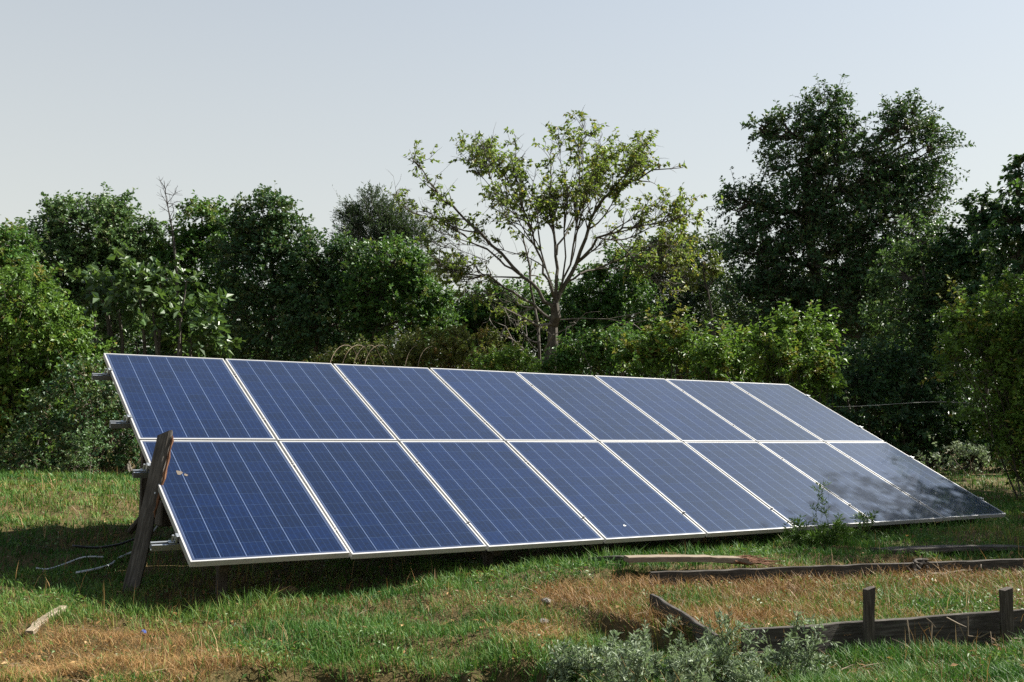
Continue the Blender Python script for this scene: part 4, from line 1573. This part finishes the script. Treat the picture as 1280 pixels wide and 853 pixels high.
def grass(name, rng, x, y, d, h, w, lean, tint, mat, label, curl=.35):
    z = ground_z(x, y) - .006
    clr = clearance(x, y) - z
    h = np.minimum(h, np.maximum(clr * .8, .01))
    n = len(x)
    an = rng.uniform(0, 2 * math.pi, n)
    di = np.stack([np.cos(an), np.sin(an), np.zeros(n)], 1)
    # blade faces at random; width across
    bn = an + math.pi / 2 + rng.normal(0, .6, n)
    sd = np.stack([np.cos(bn), np.sin(bn), np.zeros(n)], 1) * (w / 2)[:, None]
    P0 = np.stack([x, y, z], 1)
    up = np.array([0, 0, 1.0])
    P1 = P0 + up * (h * .55)[:, None] + di * (h * lean * .45)[:, None]
    P2 = P0 + up * (h * (1 - curl * np.minimum(lean, 1.6) * .45))[:, None] + di * (h * lean * 1.15)[:, None]
    V = np.stack([P0 - sd, P0 + sd, P1 + sd * .8, P1 - sd * .8, P2], 1).reshape(-1, 3)
    base = np.arange(n)[:, None] * 5
    qd = base + np.array([0, 1, 2, 3])
    tr = base + np.array([3, 2, 4])
    fl = np.concatenate([qd, tr], 1).ravel()
    sz = np.tile([4, 3], n)
    o = new_mesh(name, V, fl, sz, mat, None, False, np.repeat(np.clip(tint, 0, 1), 2))
    o['label'] = label
    o['category'] = 'grass'
    o['kind'] = 'stuff'
    return o


rng = np.random.default_rng(99)
N = 330000
x, y, d = sample_ground(rng, N, 3.3, 30, 1.55)
dry = dryness(x, y)
px, py = photo_xy(x, y)
under = (x > .1) & (x < ARW) & (y > .25) & (y < 2.8)
b, u, v = bed_inside(x, y)
clump = fbm(x, y, .22, 71)
bare = fbm(x, y, .5, 81)
bank_dark = (d < 4.14 + .38 * sstep(250, 420, px)) & (px < 660)
sel = (rng.random(N) < np.clip(1.25 - 1.15 * dry, .06, 1)) & ~(under & (rng.random(N) < .6)) & (rng.random(N) < np.where(bare < .3, .35, 1)) & ~(bank_dark & (rng.random(N) < .8))
xs_, ys_, ds_, cl = x[sel], y[sel], d[sel], clump[sel]
h = (.028 + .075 * cl ** 1.5) * rng.uniform(.55, 1.35, len(xs_)) * (1 + .25 * sstep(7, 14, ds_))
h *= 1 + .5 * sstep(.62, .75, fbm(xs_, ys_, .35, 91))
near_edge = np.exp(-((ys_ + .12) / .18) ** 2) * (xs_ > 0) * (xs_ < ARW)
h *= 1 + .5 * near_edge
w = rng.uniform(.0026, .0050, len(xs_)) * np.maximum(1, ds_ / 5.2)
tint = np.clip(.42 + .75 * (fbm(xs_, ys_, 1.1, 95) - .5) + .35 * dry[sel] + rng.normal(0, .19, len(xs_)), 0, 1)
grass('lawn_grass', rng, xs_, ys_, ds_, h, w, np.abs(rng.normal(.5, .3, len(xs_))), tint, M['grass'], 'patchy green grass over the clearing')

N = 260000
x, y, d = sample_ground(rng, N, 3.3, 22, 1.6)
dry = dryness(x, y)
px, py = photo_xy(x, y)
b, u, v = bed_inside(x, y)
under = (x > .1) & (x < ARW) & (y > .3) & (y < 2.8)
sel = (rng.random(N) < np.clip(dry * 1.25 - .12, .05, 1)) & ~(under & (rng.random(N) < .5))
xs_, ys_, ds_ = x[sel], y[sel], d[sel]
inb = b[sel]
h = rng.uniform(.02, .06, len(xs_)) * (1 + .7 * inb) * (.7 + .8 * fbm(xs_, ys_, .25, 75))
w = rng.uniform(.0016, .0036, len(xs_)) * np.maximum(1, ds_ / 5.0)
lean = np.where(rng.random(len(xs_)) < .5 - .25 * inb, rng.uniform(1.0, 2.4, len(xs_)), np.abs(rng.normal(.6, .35, len(xs_))))
tint = np.clip(.42 + .6 * (fbm(xs_, ys_, .9, 97) - .5) + rng.normal(0, .17, len(xs_)), 0, 1)
grass('dry_grass', rng, xs_, ys_, ds_, h, w, lean, tint, M['straw'], 'dry straw coloured grass and thatch in worn patches', .3)

# taller wild stalks
N = 2600
x, y, d = sample_ground(rng, N, 3.4, 16, 1.4)
dry = dryness(x, y)
sel = (fbm(x, y, .7, 101) > .52)
xs_, ys_, ds_ = x[sel], y[sel], d[sel]
grass('wild_stalks', rng, xs_, ys_, ds_, rng.uniform(.08, .2, len(xs_)), rng.uniform(.002, .0035, len(xs_)) * np.maximum(1, ds_ / 5), np.abs(rng.normal(.35, .25, len(xs_))), rng.uniform(.3, 1, len(xs_)), M['straw'],
      'scattered tall dry stalks over the grass')

# low broad-leaved ground cover, fallen leaves and twig litter
def litter(name, n, d0, d1, mat, ln, wd, label, cat, where, lift, flat, seed):
    rg = np.random.default_rng(seed)
    x, y, d = sample_ground(rg, n, d0, d1, 1.5)
    keep = where(rg, x, y)
    x, y, d = x[keep], y[keep], d[keep]
    m = len(x)
    z = ground_z(x, y) + rg.uniform(0, lift, m)
    an = rg.uniform(0, 2 * math.pi, m)
    ax = unit(np.stack([np.cos(an), np.sin(an), rg.normal(0, flat, m)], 1))
    nr = unit(np.stack([rg.normal(0, flat, m), rg.normal(0, flat, m), np.ones(m)], 1))
    nr = unit(nr - ax * np.sum(nr * ax, -1, keepdims=True))
    sc = np.maximum(1, d / 6)
    v = leaf_quads(np.stack([x, y, z], 1), ax, nr, ln * rg.uniform(.5, 1.3, m) * sc, wd * rg.uniform(.6, 1.3, m) * sc, .15)
    o = new_mesh(name, v, np.arange(m * 4), np.full(m, 4), mat, None, False, np.clip(rg.normal(.5, .25, m), 0, 1))
    o['label'] = label
    o['category'] = cat
    o['kind'] = 'stuff'


litter('ground_cover', 60000, 3.3, 14, M['lf_weed'], .026, .015, 'low broad leaved weeds creeping through the grass', 'ground cover',
       lambda rg, x, y: (fbm(x, y, .45, 111) > .55) & (rg.random(len(x)) < 1.1 - dryness(x, y)), .045, .5, 301)
litter('fallen_leaves', 3200, 3.3, 12, M['straw'], .036, .018, 'dry fallen leaves and chaff lying in the grass', 'fallen leaves',
       lambda rg, x, y: rg.random(len(x)) < .25 + .75 * dryness(x, y), .05, .35, 302)
litter('twig_litter', 2600, 3.3, 10, M['twig'], .16, .004, 'thin broken twigs scattered over the worn ground', 'twigs',
       lambda rg, x, y: rg.random(len(x)) < .1 + .9 * dryness(x, y), .05, .18, 303)
